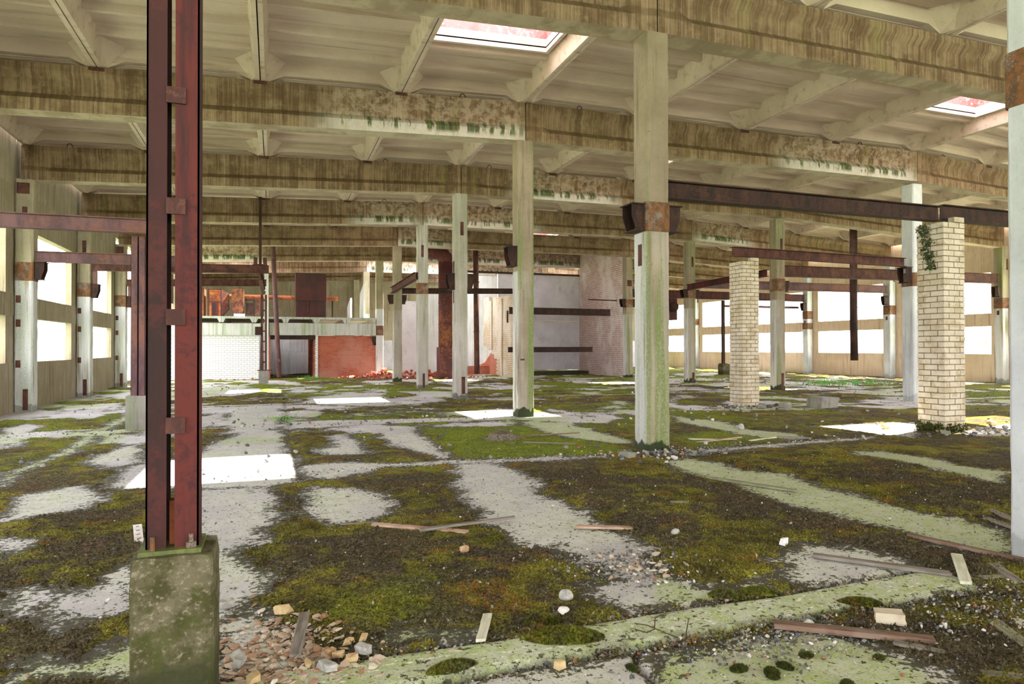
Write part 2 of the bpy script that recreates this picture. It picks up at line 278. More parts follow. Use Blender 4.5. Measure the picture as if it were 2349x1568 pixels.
BARE=[[(-3.42,6.07),(-3.73,4.46),(-3.85,3.81),(-3.87,2.96),(-3.88,2.44),(-3.94,2),(-3.89,1.85),(-3.58,1.82),(-3.61,1.56),(-3.51,1.23),(-3.47,1),(-3.49,0.84),(-3.71,0.75),(-3.81,0.58),(-3.73,0.28),(-3.18,0.27),(-2.95,0.3),(-3.01,0.5),(-3.06,0.78),(-3.03,1.06),(-2.96,1.23),(-2.7,1.32),(-2.79,1.53),(-2.77,1.82),(-2.88,2.01),(-2.8,2.26),(-2.84,2.66),(-2.82,3.14),(-2.89,3.7),(-2.64,4.46),(-2.61,5.28),(-2.79,5.92)],
[(-6.86,5.45),(-6.05,5.35),(-5.9,4.62),(-5.8,4.2),(-5.86,3.54),(-5.96,3.16),(-6.01,2.73),(-6.13,2.54),(-6.05,2.25),(-5.92,1.96),(-5.85,1.72),(-5.86,1.4),(-5.98,1.27),(-6.01,1.08),(-6.15,1.03),(-6.25,0.86),(-6.28,0.36),(-6.58,0.47),(-6.77,1.82),(-6.63,3.02)],
[(-7.87,5.82),(-7.88,7.42),(-7.2,7.98),(-6.45,11.53),(-5.68,11.24),(-5.68,10.14),(-5.62,7.85),(-5.47,7.33),(-5.54,5.54),(-6.05,5.21),(-6.86,5.4)],
[(-8.64,8.09),(-8.33,9.89),(-8.33,11.13),(-7.71,7.74),(-8.13,7.33)],
[(-8.41,4.34),(-8.77,5.67),(-8.64,5.8),(-8.12,6.11),(-7.86,5.61),(-7.67,5.08),(-7.81,4.6),(-8.14,4.47)],
[(-9.39,7.37),(-9.33,7.95),(-9.21,9.18),(-9.4,11.67),(-9.41,14.14),(-9.64,17.74),(-9.13,14.84),(-9.09,11.84),(-8.97,9.49),(-9.07,8.01),(-9.12,7.28),(-9.05,6.45)],
[(-8.16,3.57),(-7.9,3.48),(-7.75,3.26),(-7.9,2.98),(-7.96,2.96)],
[(-7.69,2.12),(-7.51,2.2),(-7.45,2.22),(-7.37,1.88),(-7.34,1.66),(-7.3,1.54),(-7.4,1.51),(-7.52,1.6)],
[(-7.25,1.57),(-7.25,1.8),(-7.1,2.01),(-7.12,2.27),(-6.94,2.39),(-6.71,1.8),(-6.77,1.35),(-6.9,1.37),(-7.01,1.29),(-7.07,1.22),(-7.21,1.45)],
[(-7.14,0.54),(-7.16,0.73),(-7.07,0.81),(-6.88,0.72),(-6.79,0.78),(-6.69,0.91),(-6.43,0.93),(-6.35,0.25)],
[(-5.57,4.72),(-5.4,5.05),(-5.05,4.84),(-4.7,4.39),(-4.58,3.88),(-4.72,3.31),(-4.98,3.05),(-5.35,3.1),(-5.57,3.44),(-5.5,4)],
[(-5.26,7.71),(-4.94,7.36),(-4.41,7.25),(-4.33,8.99),(-4.54,10.06),(-4.97,9.87),(-4.8,9.04),(-4.93,8.35),(-5.15,8.32)],
[(-3.85,10.47),(-3.97,8.43),(-3.73,7.33),(-3.43,6.49),(-3.17,6.57),(-3.18,6.94),(-3.2,7.92),(-3.14,9.32),(-2.99,11.07),(-3.58,11.29)],
[(-5.62,6.65),(-5.05,6.84),(-4.38,6.51),(-4.26,6.07),(-4.62,5.68),(-5.16,5.46),(-5.53,5.69)],
[(-0.37,5.1),(0.17,5.24),(0.38,4.66),(0.3,4.1),(0.66,3.69),(0.48,2.88),(0.52,2.16),(0.49,1.49),(0.58,1.09),(0.58,0.68),(-0.19,0.17),(-0.37,0.34),(-0.49,0.64),(-0.43,0.93),(-0.42,1.32),(-0.53,1.87),(-0.65,2.5),(-0.54,3.25),(-0.54,3.75),(-0.57,4.14),(-0.55,4.7)],
[(3.12,4.88),(3.58,4.71),(3.62,3.96),(3.53,3.34),(3.61,2.73),(2.8,2.19),(2.61,2.32),(2.79,3.04),(2.95,3.71),(2.86,4.24),(2.86,4.6)],
[(3.53,10.81),(3.89,9.4),(3.53,7.78),(3.86,7.27),(3.64,6.45),(3.26,6.27),(2.87,6.73),(2.77,8.06),(2.9,9.77)],
[(-0.55,11.08),(0.46,10.41),(0.4,8.57),(0.41,7.33),(0.08,6.75),(-0.24,7.16),(-0.66,7.93),(-0.71,9.37)],
[(-2.07,0.79),(-1.56,1.11),(-1.44,1.07),(-1.19,0.79),(-1.16,0.59),(-1.17,0.23),(-1.18,0.11),(-1.44,0.14),(-1.8,0.16),(-2.09,0.16),(-2.24,0.16),(-2.41,0.28),(-2.36,0.47),(-2.12,0.68)],
[(-3.09,0.96),(-3.06,0.87),(-3.08,0.66),(-3.03,0.44),(-2.98,0.33),(-2.7,0.32),(-2.55,0.46),(-2.48,0.44),(-2.71,0.23),(-3.18,0.27),(-3.52,0.26)],
[(-6.18,0.19),(-5.68,0.04),(-4.74,-0.15),(-3.92,-0.29),(-3.95,-0.44),(-4.16,-0.77),(-6.16,-0.05)],
[(-3.8,-0.29),(-3.41,-0.28),(-3.27,-0.29),(-3.08,-0.29),(-2.76,-0.31),(-2.64,-0.38),(-2.7,-0.54),(-2.66,-0.69),(-2.65,-0.77),(-2.61,-0.88),(-2.65,-1),(-2.75,-1.2),(-4.12,-0.71),(-3.93,-0.4)],
[(-5.47,0.33),(-5.35,0.36),(-5.13,0.58),(-4.97,0.44),(-4.7,0.32),(-4.38,0.34),(-4.41,0.26),(-4.72,0.26),(-5.45,0.32)],
[(-6.25,1.07),(-5.94,1.11),(-5.79,0.9),(-5.72,0.48),(-5.53,0.24),(-5.51,-0.06),(-6.19,0.04)],
[(-6.93,17.6),(-5.72,17.77),(-5.72,11.26),(-6.45,11.53),(-7.04,12.59)],
[(-7.84,14.35),(-7.05,15.81),(-7.04,12.59),(-7.53,11.55)],
[(-5.08,18.03),(-4.52,21.19),(-2.12,20.72),(-2.27,17.12),(-3.08,16.12)],
[(-1.59,13.72),(0.24,14.4),(0.36,13.64),(-0.49,11.36),(-1.39,11.91)],
[(0.67,12.87),(1.95,10.64),(1.23,9.74),(-0.15,10.83)],
[(5.03,7.78),(7.87,7.6),(5.36,5.48),(5.34,6.71)],
[(7.48,6.29),(9.97,6.62),(7.65,5.14),(6.73,5.48)],
[(-5.75,12.95),(-3.17,12.58),(-0.26,12.25),(-0.57,11.39),(-3.35,11.47),(-5.76,11.27)],
[(-5.5,6.61),(-0.88,5.94),(-0.96,5.66),(-3.4,5.91),(-5.46,6.16)],
[(0.51,5.95),(4.95,6.15),(4.71,5.85),(0.38,5.52)],
[(-11.32,13.36),(-11.23,14.63),(-10.62,13.94),(-10.43,11.92),(-10.67,11.36)],
[(-3.64,10.88),(-2.85,11.01),(-3.09,9.88),(-3.7,9.4)],
[(-1.37,22.76),(0.8,21.91),(-0,18.56),(-0.93,20.26)],
[(-9.01,26.34),(-6.36,26.86),(-6.47,23.93),(-8.61,21.26)]]
BRIGHT=[[(-3.01,10.24),(-2.35,11.47),(-0.72,10.66),(-0.3,8.12),(-0.38,6.13),(-1.67,5.71),(-3.17,6.26),(-3.11,8.23)],
[(-4.49,5.8),(-4.09,6.32),(-3.73,6.03),(-3.8,5.54)],
[(-13.33,19.59),(-13.18,26.55),(-12.18,30.9),(-11.25,26.63),(-11.7,17.58),(-11.98,15.4)],
[(-10.91,12.1),(-10.66,14.42),(-9.75,12.77),(-10.02,10.52),(-10.26,10.07)],
[(1.35,7.5),(3.28,7.87),(3.1,6.2),(0.83,5.93)],
[(-5.8,0.4),(-5.62,0.99),(-5.21,1.35),(-4.8,1.3),(-4.91,0.58),(-5.44,0.63)],
[(-2.91,0.16),(-2.77,-0.05),(-2.71,-0.22),(-2.48,-0.16),(-2.58,0.12)]]
# ---------------------------------------------------------------- floor, moss, gravel
def floor_mats():
    t = NT('floor_concrete'); x, y, z = t.sep()
    n1 = t.noise(.8, 8, .65); n2 = t.noise(7, 6, .7); n3 = t.noise(45, 4, .7); a = t.attr('alg')
    c = t.mix(t.step(n1, .38, .62), (.47, .46, .475), (.62, .61, .625)); c = t.mix(t.math('MULTIPLY', t.step(n2, .48, .62), .45), c, (.40, .375, .36))
    am = t.math('MULTIPLY', t.step(t.math('ADD', t.math('MULTIPLY', n1, .8), t.math('MULTIPLY', a, .75)), .55, .95), t.math('ADD', .45, t.math('MULTIPLY', t.step(n2, .35, .65), .5)))
    c = t.mix(am, c, t.mix(t.step(n3, .35, .65), (.30, .38, .12), (.45, .52, .27)))
    fl = t.math('MULTIPLY', t.step(t.noise((14, 26, 10), 4, .6, off=(2, 0, 0)), .60, .64), t.attr('flake')); c = t.mix(fl, c, (.74, .74, .70))
    gt = t.attr('grit'); nr = t.attr('near'); nn = t.math('MULTIPLY', nr, .17)
    sp = t.step(t.math('ADD', t.noise(24, 4, .6, off=(4, 8, 0)), nn), .618, .640); c = t.mix(t.math('MULTIPLY', sp, .95), c, t.mix(t.step(n3, .4, .6), (.035, .035, .018), (.10, .095, .04)))
    sp2 = t.step(t.math('ADD', t.noise((10, 13, 10), 5, .65, off=(6, 2, 0)), t.math('MULTIPLY', nr, .15)), .632, .648); c = t.mix(t.math('MULTIPLY', sp2, .95), c, t.mix(t.step(n3, .4, .6), (.028, .030, .012), (.09, .09, .03)))
    s2 = t.step(t.math('ADD', t.noise(75, 3, .55), t.math('MULTIPLY', nr, .12)), .62, .67); c = t.mix(t.math('MULTIPLY', s2, .8), c, (.08, .075, .06))
    s4 = t.step(t.noise(110, 2, .5, off=(1, 5, 0)), .70, .73); c = t.mix(t.math('MULTIPLY', s4, .7), c, (.72, .71, .70))
    c = t.mix(t.math('MULTIPLY', gt, t.step(n3, .3, .6)), c, (.07, .065, .058))
    t.bump(t.math('ADD', n2, t.math('MULTIPLY', n3, .5)), .35, .012); M['floor_concrete'] = t.col(c)
    t = NT('moss'); n1 = t.noise(1.1, 6, .6, off=(1, 0, 0)); n2 = t.noise(4.5, 6, .7, off=(0, 7, 0)); n3 = t.noise(60, 4, .75); n4 = t.noise(1.7, 5, .65, off=(11, 3, 0)); n5 = t.noise(26, 4, .7, off=(0, 3, 9)); b = t.attr('bright')
    c = t.mix(t.step(n2, .40, .60), (.125, .104, .036), (.26, .245, .048))
    c = t.mix(t.math('MULTIPLY', t.step(n1, .46, .58), .85), c, t.mix(t.step(n5, .35, .65), (.26, .205, .045), (.45, .45, .06)))
    c = t.mix(t.math('MULTIPLY', t.math('MULTIPLY', t.step(n4, .53, .62), t.step(n5, .38, .6)), .8), c, (.40, .16, .045))
    n6 = t.noise(.75, 6, .65, off=(31, 5, 0)); c = t.mix(t.math('MULTIPLY', t.step(t.math('ADD', n6, t.math('MULTIPLY', n2, .35)), .71, .63), .8), c, t.mix(t.step(n5, .4, .6), (.065, .052, .040), (.20, .155, .125)))
    c = t.mix(t.math('MULTIPLY', b, t.math('ADD', .55, t.math('MULTIPLY', t.step(n2, .4, .6), .4))), c, t.mix(t.step(n5, .35, .65), (.17, .25, .015), (.38, .50, .05)))
    c = t.mix(t.math('MULTIPLY', t.step(n3, .56, .42), .75), c, (.022, .021, .008))
    pb = t.step(t.noise(38, 2, .5, off=(9, 9, 9)), .70, .73); c = t.mix(pb, c, t.mix(t.step(n5, .45, .5), (.07, .07, .08), (.5, .48, .45)))
    c = t.mix(t.attr('speck'), c, (.022, .024, .010))
    t.rough(1.0); t.b.inputs['Specular IOR Level'].default_value = .05
    t.bump(t.math('ADD', t.math('ADD', n3, n5), n2), .9, .025); M['moss'] = t.col(c)
    t = NT('gravel'); s = t.attr('shade'); n = t.noise(60, 3, .6)
    q = t.n.new('ShaderNodeValToRGB'); t.L(s, q.inputs[0]); q.color_ramp.interpolation = 'CONSTANT'
    for k, (p, cc) in enumerate([(0, (.07, .075, .09)), (.38, (.20, .21, .22)), (.62, (.36, .33, .29)), (.80, (.66, .64, .62)), (.90, (.42, .28, .18)), (.97, (.30, .10, .07))]):
        e = q.color_ramp.elements[k] if k < 2 else q.color_ramp.elements.new(p); e.position = p; e.color = (*cc, 1)
    M['gravel'] = t.col(t.mix(t.math('MULTIPLY', n, .4), q, (.2, .19, .17)))
    t = NT('brick_flakes'); s = t.attr('shade'); q = t.n.new('ShaderNodeValToRGB'); t.L(s, q.inputs[0])
    for k, (p, cc) in enumerate([(0, (.30, .155, .085)), (.35, (.43, .245, .145)), (.65, (.50, .35, .205)), (.85, (.36, .30, .24)), (1, (.60, .53, .44))]):
        e = q.color_ramp.elements[k] if k < 1 else (q.color_ramp.elements[1] if k == 4 else q.color_ramp.elements.new(p)); e.position = p; e.color = (*cc, 1)
    t.bump(t.noise(50, 3, .6), .4, .006); M['brick_flakes'] = t.col(q)
floor_mats()
ALG = {5, 9, 14, 15, 16, 17, 19, 21, 22}
def fields(X, Y):
    shp = X.shape; X = X.ravel(); Y = Y.ravel()
    B = np.full(X.shape, -1.0); alg = np.zeros_like(X); br = np.zeros_like(X)
    for k, p in enumerate(BARE):
        pa = np.array(p); m = (X > pa[:,0].min()-1) & (X < pa[:,0].max()+1) & (Y > pa[:,1].min()-1) & (Y < pa[:,1].max()+1)
        if not m.any(): continue
        d = sdf(X[m], Y[m], p); B[m] = np.maximum(B[m], d); alg[m] = np.maximum(alg[m], sm(d, -.1, .12)*(1.0 if k in ALG else .35))
    for kb, p in enumerate(BRIGHT):
        pa = np.array(p); m = (X > pa[:,0].min()-1) & (X < pa[:,0].max()+1) & (Y > pa[:,1].min()-1) & (Y < pa[:,1].max()+1)
        if m.any(): br[m] = np.maximum(br[m], sm(sdf(X[m], Y[m], p), -.25, .3)*(.45 if kb > 4 else .9))
    sy = .205 + .02*np.sin(X*3.1)
    strip = (np.abs(Y) < .5) & (X > -13) & (X < -.9); ds = .2-np.abs(Y)+.03*(fbm(X*2, Y*2, 5)-.5)
    B = np.where(strip & (X < -1.1), np.maximum(B, ds), B); alg = np.where(strip, np.maximum(alg, sm(ds, -.02, .04)), alg)
    far = sm(Y, 7.5, 11); pr = (.45*fbm(X*.33+3, Y*.42, 21, 4)+.55*fbm(X*.95, Y*.75+7, 25, 5, .6)-.508)*2.6
    pr = np.maximum(pr, .12-np.abs(((Y+3) % 6)-3)*.8+(fbm(X*.8, Y*.8, 8)-.5)*.5)     # bare strips along the column rows
    B = np.where(far > 0, np.maximum(B, pr*far-(1-far)), B)
    alg = np.maximum(alg, far*sm(fbm(X*.45+9, Y*.45, 33), .50, .60)); br = np.maximum(br, .8*sm(fbm(X*.3, Y*.3+40, 44), .52, .64)*sm(Y, 6, 12))
    joint = np.maximum(np.exp(-((np.abs(Y)-sy)/.035)**2)*strip, 0)
    joint = np.maximum(joint, np.exp(-((X+5.55+.02*np.sin(Y*2))/.05)**2)*((Y > 5) & (Y < 35))*.8)
    ck = -3.98-.22*(Y+.25)*-1+.02*np.sin(Y*20); joint = np.maximum(joint, 1.3*np.exp(-((X-ck)/.022)**2)*((Y < -.22) & (Y > -1.6)))
    m = -B + (fbm(X*2.2, Y*2.2, 1, 5, .65)-.5)*.52 + (fbm(X*10, Y*10, 3, 4, .65)-.5)*.34
    m = np.where(B > .03, np.minimum(m, .05-B*1.2), m)
    spk = np.maximum(fbm(X*13, Y*13, 61, 3)-.74, fbm(X*22, Y*22, 62, 2)-.80)*sm(fbm(X*.9, Y*.9, 63), .35, .55)
    spk = np.full_like(X, -1.0)
    return [a.reshape(shp) for a in (m, alg, br, joint, spk, B)]
ZONES = [(-9, 4.5, -2.2, 3, .025), (-13, 14, 3, 9, .06), (-13, 27, 9, 20, .08), (-13, 27, 20, 49, .16)]
FV, FF, FA, FL, FG, FN = [], [], [], [], [], []; MV, MF, MB_, MS = [], [], [], []; nf = nm = 0
for x0, x1, y0, y1, cs in ZONES:
    nx = int(round((x1-x0)/cs))+1; ny = int(round((y1-y0)/cs))+1
    X, Y = np.meshgrid(np.linspace(x0, x1, nx), np.linspace(y0, y1, ny)); m, alg, br, joint, spk, B = fields(X, Y)
    idx = np.arange(nx*ny).reshape(ny, nx); Q = np.stack([idx[:-1,:-1], idx[:-1,1:], idx[1:,1:], idx[1:,:-1]], -1).reshape(-1, 4)
    Z = -.035*joint + (.004*(fbm(X*5, Y*5, 9)-.5) if cs < .1 else 0*X)
    Z += np.where((np.abs(Y) < .17) & (X > -9) & (X < -1), .012, 0)
    FV.append(np.stack([X, Y, Z], -1).reshape(-1, 3)); FF.append(Q+nf); nf += nx*ny
    FA.append(alg.ravel()); FL.append((np.exp(-(Y/.25)**2)*(X < -1)).ravel()); FG.append(np.maximum(joint, .7*sm(m, -.06, .0)).ravel()); FN.append((sm(m, -.24, .02)*sm(-Y, -30, -14)*np.where((np.abs(Y) < .19) & (X < -1), .25, 1)).ravel())
    mm = np.maximum(m, spk*1.0)
    h = sm(mm, 0, .22)*(.012+.030*fbm(X*5, Y*5, 70, 4)+.010*fbm(X*24, Y*24, 71, 2)) - .006
    h = h*np.where(cs > .15, 1.5, 1.0) + np.where(spk > m, sm(spk, 0, .05)*.014, 0); h += Z*.8
    keep = (mm.ravel()[Q] > -.004).any(1) ; Qk = Q[keep]; used = np.unique(Qk); mp = np.full(nx*ny, -1); mp[used] = np.arange(len(used))
    MV.append(np.stack([X, Y, h], -1).reshape(-1, 3)[used]); MF.append(mp[Qk]+nm); nm += len(used)
    MB_.append(br.ravel()[used]); MS.append((sm(spk-m, 0, .03)).ravel()[used])
def quad(x0, x1, y0, y1):
    global nf
    FV.append(np.array([(x0,y0,0),(x1,y0,0),(x1,y1,0),(x0,y1,0)], float)); FF.append(np.array([[0,1,2,3]])+nf); nf += 4
    for L_ in (FA, FL, FG, FN): L_.append(np.array([.3]*4) if L_ is FA else np.zeros(4))
quad(-13, 27, -24, -2.2); quad(-13, -9, -2.2, 3); quad(4.5, 27, -2.2, 3); quad(14, 27, 3, 9)
fl = np_mesh('floor', np.concatenate(FV), np.concatenate(FF), 'floor_concrete', {'alg': np.concatenate(FA), 'flake': np.concatenate(FL), 'grit': np.concatenate(FG), 'near': np.concatenate(FN)})
tag(fl, 'cracked concrete hall floor with pale green algae', 'floor', None, 'structure')
# moss tufts near the camera, part of the moss carpet
V = np.concatenate(MV); Fq = np.concatenate(MF); rg = np.random.default_rng(3)
NB = 90000; bx = rg.uniform(-8.2, 3.5, NB*3); by = -2+7*rg.random(NB*3)**1.6
vis = (bx > -6.2-.36*(by+3.5)) & (bx < -5.6+1.6*(by+3.5)); bx, by = bx[vis][:NB], by[vis][:NB]
m, alg, br, joint, spk, B = fields(bx, by); ok = m > .03; bx, by, m, br = bx[ok], by[ok], m[ok], br[ok]; n = len(bx)
bz = sm(m, 0, .22)*(.012+.030*fbm(bx*5, by*5, 70, 4)) - .004
hh = (.010+.016*rg.random(n)); ang = rg.uniform(0, 6.283, n); wd = .004+.005*rg.random(n); lx, ly = rg.normal(0, .008, n), rg.normal(0, .008, n)
T = np.stack([np.stack([bx-np.cos(ang)*wd, by-np.sin(ang)*wd, bz], -1), np.stack([bx+np.cos(ang)*wd, by+np.sin(ang)*wd, bz], -1),
              np.stack([bx+lx+np.cos(ang)*wd*.3, by+ly+np.sin(ang)*wd*.3, bz+hh], -1), np.stack([bx+lx-np.cos(ang)*wd*.3, by+ly-np.sin(ang)*wd*.3, bz+hh], -1)], 1).reshape(-1, 3)
Fq = np.concatenate([Fq, np.arange(4*n).reshape(-1, 4)+len(V)]); V = np.concatenate([V, T])
mo = np_mesh('moss', V, Fq, 'moss', {'bright': np.concatenate(MB_+[np.repeat(br, 4)]), 'speck': np.concatenate(MS+[np.zeros(4*n)])})
tag(mo, 'olive, rust and bright green moss carpeting the concrete floor', 'moss', None, 'stuff')
# gravel and brick flakes
def ico():
    t = (1+5**.5)/2; v = np.array([(-1,t,0),(1,t,0),(-1,-t,0),(1,-t,0),(0,-1,t),(0,1,t),(0,-1,-t),(0,1,-t),(t,0,-1),(t,0,1),(-t,0,-1),(-t,0,1)], float)
    f = np.array([(0,11,5),(0,5,1),(0,1,7),(0,7,10),(0,10,11),(1,5,9),(5,11,4),(11,10,2),(10,7,6),(7,1,8),(3,9,4),(3,4,2),(3,2,6),(3,6,8),(3,8,9),(4,9,5),(2,4,11),(6,2,10),(8,6,7),(9,8,1)])
    return v/np.linalg.norm(v[0]), f
IV, IF = ico()
def scatter(name, P, S, flat, mat, label, cat, seed):
    g = np.random.default_rng(seed); n = len(P); a = g.uniform(0, 6.283, n); ca, sa = np.cos(a), np.sin(a)
    sx = S*g.uniform(.6, 1.35, n); sy = S*g.uniform(.5, 1.1, n); sz = S*flat*g.uniform(.6, 1.3, n)
    jit = IV[None]*g.uniform(.72, 1.2, (n, 12, 1)); q = jit*np.stack([sx, sy, sz], -1)[:, None]
    P = P.copy(); mz, _a, br_, jn, _s, _b = fields(P[:, 0], P[:, 1]); P[:, 2] += np.where(P[:, 1] < 25, sm(mz, 0, .22)*(.010+.028*fbm(P[:, 0]*5, P[:, 1]*5, 70, 4)), 0)
    tx = g.normal(0, .25, n)[:, None]; ty = g.normal(0, .25, n)[:, None]
    zz = q[..., 2]+q[..., 0]*tx+q[..., 1]*ty
    V = np.stack([q[..., 0]*ca[:, None]-q[..., 1]*sa[:, None]+P[:, :1], q[..., 0]*sa[:, None]+q[..., 1]*ca[:, None]+P[:, 1:2], zz+P[:, 2:3]+sz[:, None]*.55], -1)
    Fc = IF[None]+(np.arange(n)*12)[:, None, None]
    o = np_mesh(name, V.reshape(-1, 3), Fc.reshape(-1, 3), mat, {'shade': np.repeat(g.random(n), 12)}, False)
    return tag(o, label, cat, None, 'stuff')
g = np.random.default_rng(11); P = []; S = []
def pts(n, fx, fy, s0, s1, z=0.0):
    x, y = fx(n), fy(n); P.append(np.stack([x, y, np.full(n, z)], -1)); S.append(s0+(s1-s0)*g.random(n)**3)
pts(1500, lambda n: g.uniform(-6, -.9, n), lambda n: -.21+g.normal(0, .03, n), .005, .016, -.025)
pts(1300, lambda n: g.uniform(-6, -1.3, n), lambda n: .225+g.normal(0, .025, n), .005, .016, -.025)
pts(5200, lambda n: g.uniform(-7.5, 3, n), lambda n: -1.8+6.5*g.random(n)**1.3, .003, .014, .004)
pts(900, lambda n: g.normal(-3.05, .35, n), lambda n: g.normal(-.42, .14, n), .004, .014, .004)
pts(800, lambda n: g.normal(-1.5, .5, n), lambda n: g.normal(-.55, .2, n), .004, .014, .01)
pts(700, lambda n: g.normal(-3.3, .25, n), lambda n: g.normal(1.05, .25, n), .006, .02, 0)
pts(900, lambda n: g.uniform(-7, 8, n), lambda n: 6+g.normal(0, .14, n), .006, .026, 0)
pts(700, lambda n: g.uniform(-11, 8, n), lambda n: 12+g.normal(0, .25, n), .006, .03, 0)
pts(260, lambda n: g.normal(0, .45, n), lambda n: g.normal(5.6, .22, n), .01, .05, 0)
pts(260, lambda n: g.normal(7, .6, n), lambda n: g.normal(12.1, .3, n), .015, .07, 0)
pts(300, lambda n: g.normal(7.6, .7, n), lambda n: g.normal(5.8, .3, n), .01, .06, 0)
pts(2600, lambda n: g.uniform(-11, 22, n), lambda n: g.uniform(6, 30, n), .008, .05, .005)
scatter('gravel', np.concatenate(P), np.concatenate(S), .7, 'gravel', 'loose grey gravel and chips strewn over the floor joints', 'gravel', 5)
P = []; S = []
pts(800, lambda n: g.normal(-5.83, .17, n), lambda n: g.normal(.45, .26, n), .009, .036, .004)
pts(260, lambda n: g.normal(-5.75, .25, n), lambda n: g.normal(.1, .09, n), .010, .04, .005)
pts(70, lambda n: g.normal(-3.2, .18, n), lambda n: g.normal(1.0, .16, n), .012, .04, .002)
scatter('brick_rubble', np.concatenate(P), np.concatenate(S), .30, 'brick_flakes', 'crumbled tan brick flakes beside the concrete block foot', 'rubble', 6)
P = []; S = []
pts(420, lambda n: g.normal(2.2, 1.6, n), lambda n: g.normal(34.2, .9, n), .05, .17, .02)
pts(260, lambda n: g.normal(-.4, 1.0, n), lambda n: g.normal(34.9, .4, n), .05, .15, .02)
pts(200, lambda n: g.uniform(-11, 4, n), lambda n: g.normal(35.2, .35, n), .02, .09, 0)
for _p in P: _p[:, 2] += .5*g.random(len(_p))*np.exp(-((_p[:, 0]-2.0)/1.2)**2-((_p[:, 1]-34.4)/.7)**2) + .5*g.random(len(_p))*np.exp(-((_p[:, 0]+.1)/.7)**2-((_p[:, 1]-35)/.4)**2)
scatter('red_brick_rubble', np.concatenate(P), np.concatenate(S), .6, 'red_rubble', 'heaps of broken red brick at the far end of the hall', 'rubble', 7)
# ---------------------------------------------------------------- columns
HW = .2125; ROOF = 7.80
def octa(x, y, hw, c, z): return [(x-hw+c,y-hw,z),(x+hw-c,y-hw,z),(x+hw,y-hw+c,z),(x+hw,y+hw-c,z),(x+hw-c,y+hw,z),(x-hw+c,y+hw,z),(x-hw,y+hw-c,z),(x-hw,y-hw+c,z)]
def bracket(t, x, y, sx, z0, z1, d=.26):
    mb = MB(); hz = z1-z0
    for dy in (-.15, .15):
        mb.prism([(x+sx*HW, z0), (x+sx*(HW+d*.62), z0), (x+sx*(HW+d*.92), z0+hz*.55), (x+sx*(HW+d*.92), z1), (x+sx*HW, z1)], 'y', y+dy-.008, y+dy+.008)
    a, b = sorted((x+sx*HW, x+sx*(HW+d)))
    mb.box(a, b, y-.2, y+.2, z1, z1+.02)
    a, b = sorted((x+sx*HW, x+sx*(HW+d*.72))); mb.box(a, b, y-.19, y+.19, z0-.02, z0)
    mb.build('bracket', 'dark_steel', t)
def collar(t, x, y, z0, z1):
    MB().loft([octa(x, y, HW+.012, .03, z0), octa(x, y, HW+.012, .03, z1)]).build('collar', 'collar_rust', t)
def plate(t, x, y, face, du, z0, z1, wd=.11):
    mb = MB()
    if face == 'f': mb.box(x+du-wd/2, x+du+wd/2, y-HW-.008, y-HW+.02, z0, z1)
    elif face == 'l': mb.box(x-HW-.008, x-HW+.02, y+du-wd/2, y+du+wd/2, z0, z1)
    else: mb.box(x+HW-.02, x+HW+.008, y+du-wd/2, y+du+wd/2, z0, z1)
    mb.build('embedded_plate', 'rusty_steel', t)
def column(x, y, top, label, mat='column_concrete', col=None, br='', brz=None, plates=(), hw=HW):
    t = thing('concrete_column', label, 'column', (x, y, 0), None)
    n = 40; rings = []
    for k in range(n+1):
        z = top*k/n; rings.append([(a+rnd.uniform(-.005, .005), b+rnd.uniform(-.005, .005), z) for a, b, _ in octa(x, y, hw, .03, z)])
    MB().loft(rings).build('shaft', mat, t)
    if col: collar(t, x, y, *col)
    for s in br: bracket(t, x, y, {'l': -1, 'r': 1}[s], *(brz or (3.62, 4.07)))
    for p in plates: plate(t, x, y, *p)
    return t
HA, HL = 6.84, 6.30
column(0, 0, HA, 'pale grey concrete column cut by the right edge of the photo, with a rusty band', 'pale_column', (3.66, 4.11))
column(0, 6, HA, 'nearest complete concrete column, green algae on its front and rusted collar with two brackets', 'column_concrete', (3.59, 4.07), 'lr', (3.62, 4.02), [('l', 0, 3.05, 3.4)])
column(0, 12, HA, 'mossy concrete column with one bracket on its left, standing in a sunlit patch', 'column_concrete', None, 'l', (3.74, 4.2), [('f', -.1, 1.4, 1.44)])
column(0, 18, HA, 'weathered concrete column with brackets both sides and a brown plate at its foot', 'grey_column', None, 'lr', (3.66, 4.16), [('f', .06, .18, .75, .12), ('f', .02, 5.45, 5.9), ('l', .0, 4.2, 4.6, .2), ('l', 0, 3.2, 3.62)])
column(0, 24, HA, 'pale concrete column with a square brown plate, arched grey patch at its foot', 'grey_column', (3.96, 4.42), '', None, [('f', .02, .05, .65, .1), ('f', -.03, 5.5, 6.0)])
column(0, 30, HA, 'concrete column with a small black bracket box, just before the red brick rubble', 'column_concrete', None, 'lr', (3.95, 4.36))
column(0, 36, HA, 'tan concrete column at the right end of the red brick wall', 'edge_column', (2.45, 3.02), 'l', (1.9, 2.35))
column(0, 42, HA, 'grey concrete column standing on the raised deck, left of the tan end column', 'edge_column')
column(0, 48-.3, HA, 'farthest concrete column on the raised deck', 'edge_column')
column(13.2, 12, HA, 'white-streaked concrete column partly hidden by the larger brick pillar', 'pale_column', (3.62, 4.05), 'l', (3.75, 4.2))
column(13.2, 18, HA, 'concrete column with a broad green stripe, between the two brick pillars', 'column_concrete', (3.95, 4.45), 'r', (3.95, 4.35), [('f', .05, .05, .68, .12), ('f', .02, 5.6, 6.05)])
column(13.2, 24, HA, 'green-stained concrete column just left of the smaller brick pillar', 'column_concrete', (4.1, 4.5), 'lr', (4.15, 4.5), [('f', .05, .05, .5, .12), ('f', .03, 5.6, 6.1)])
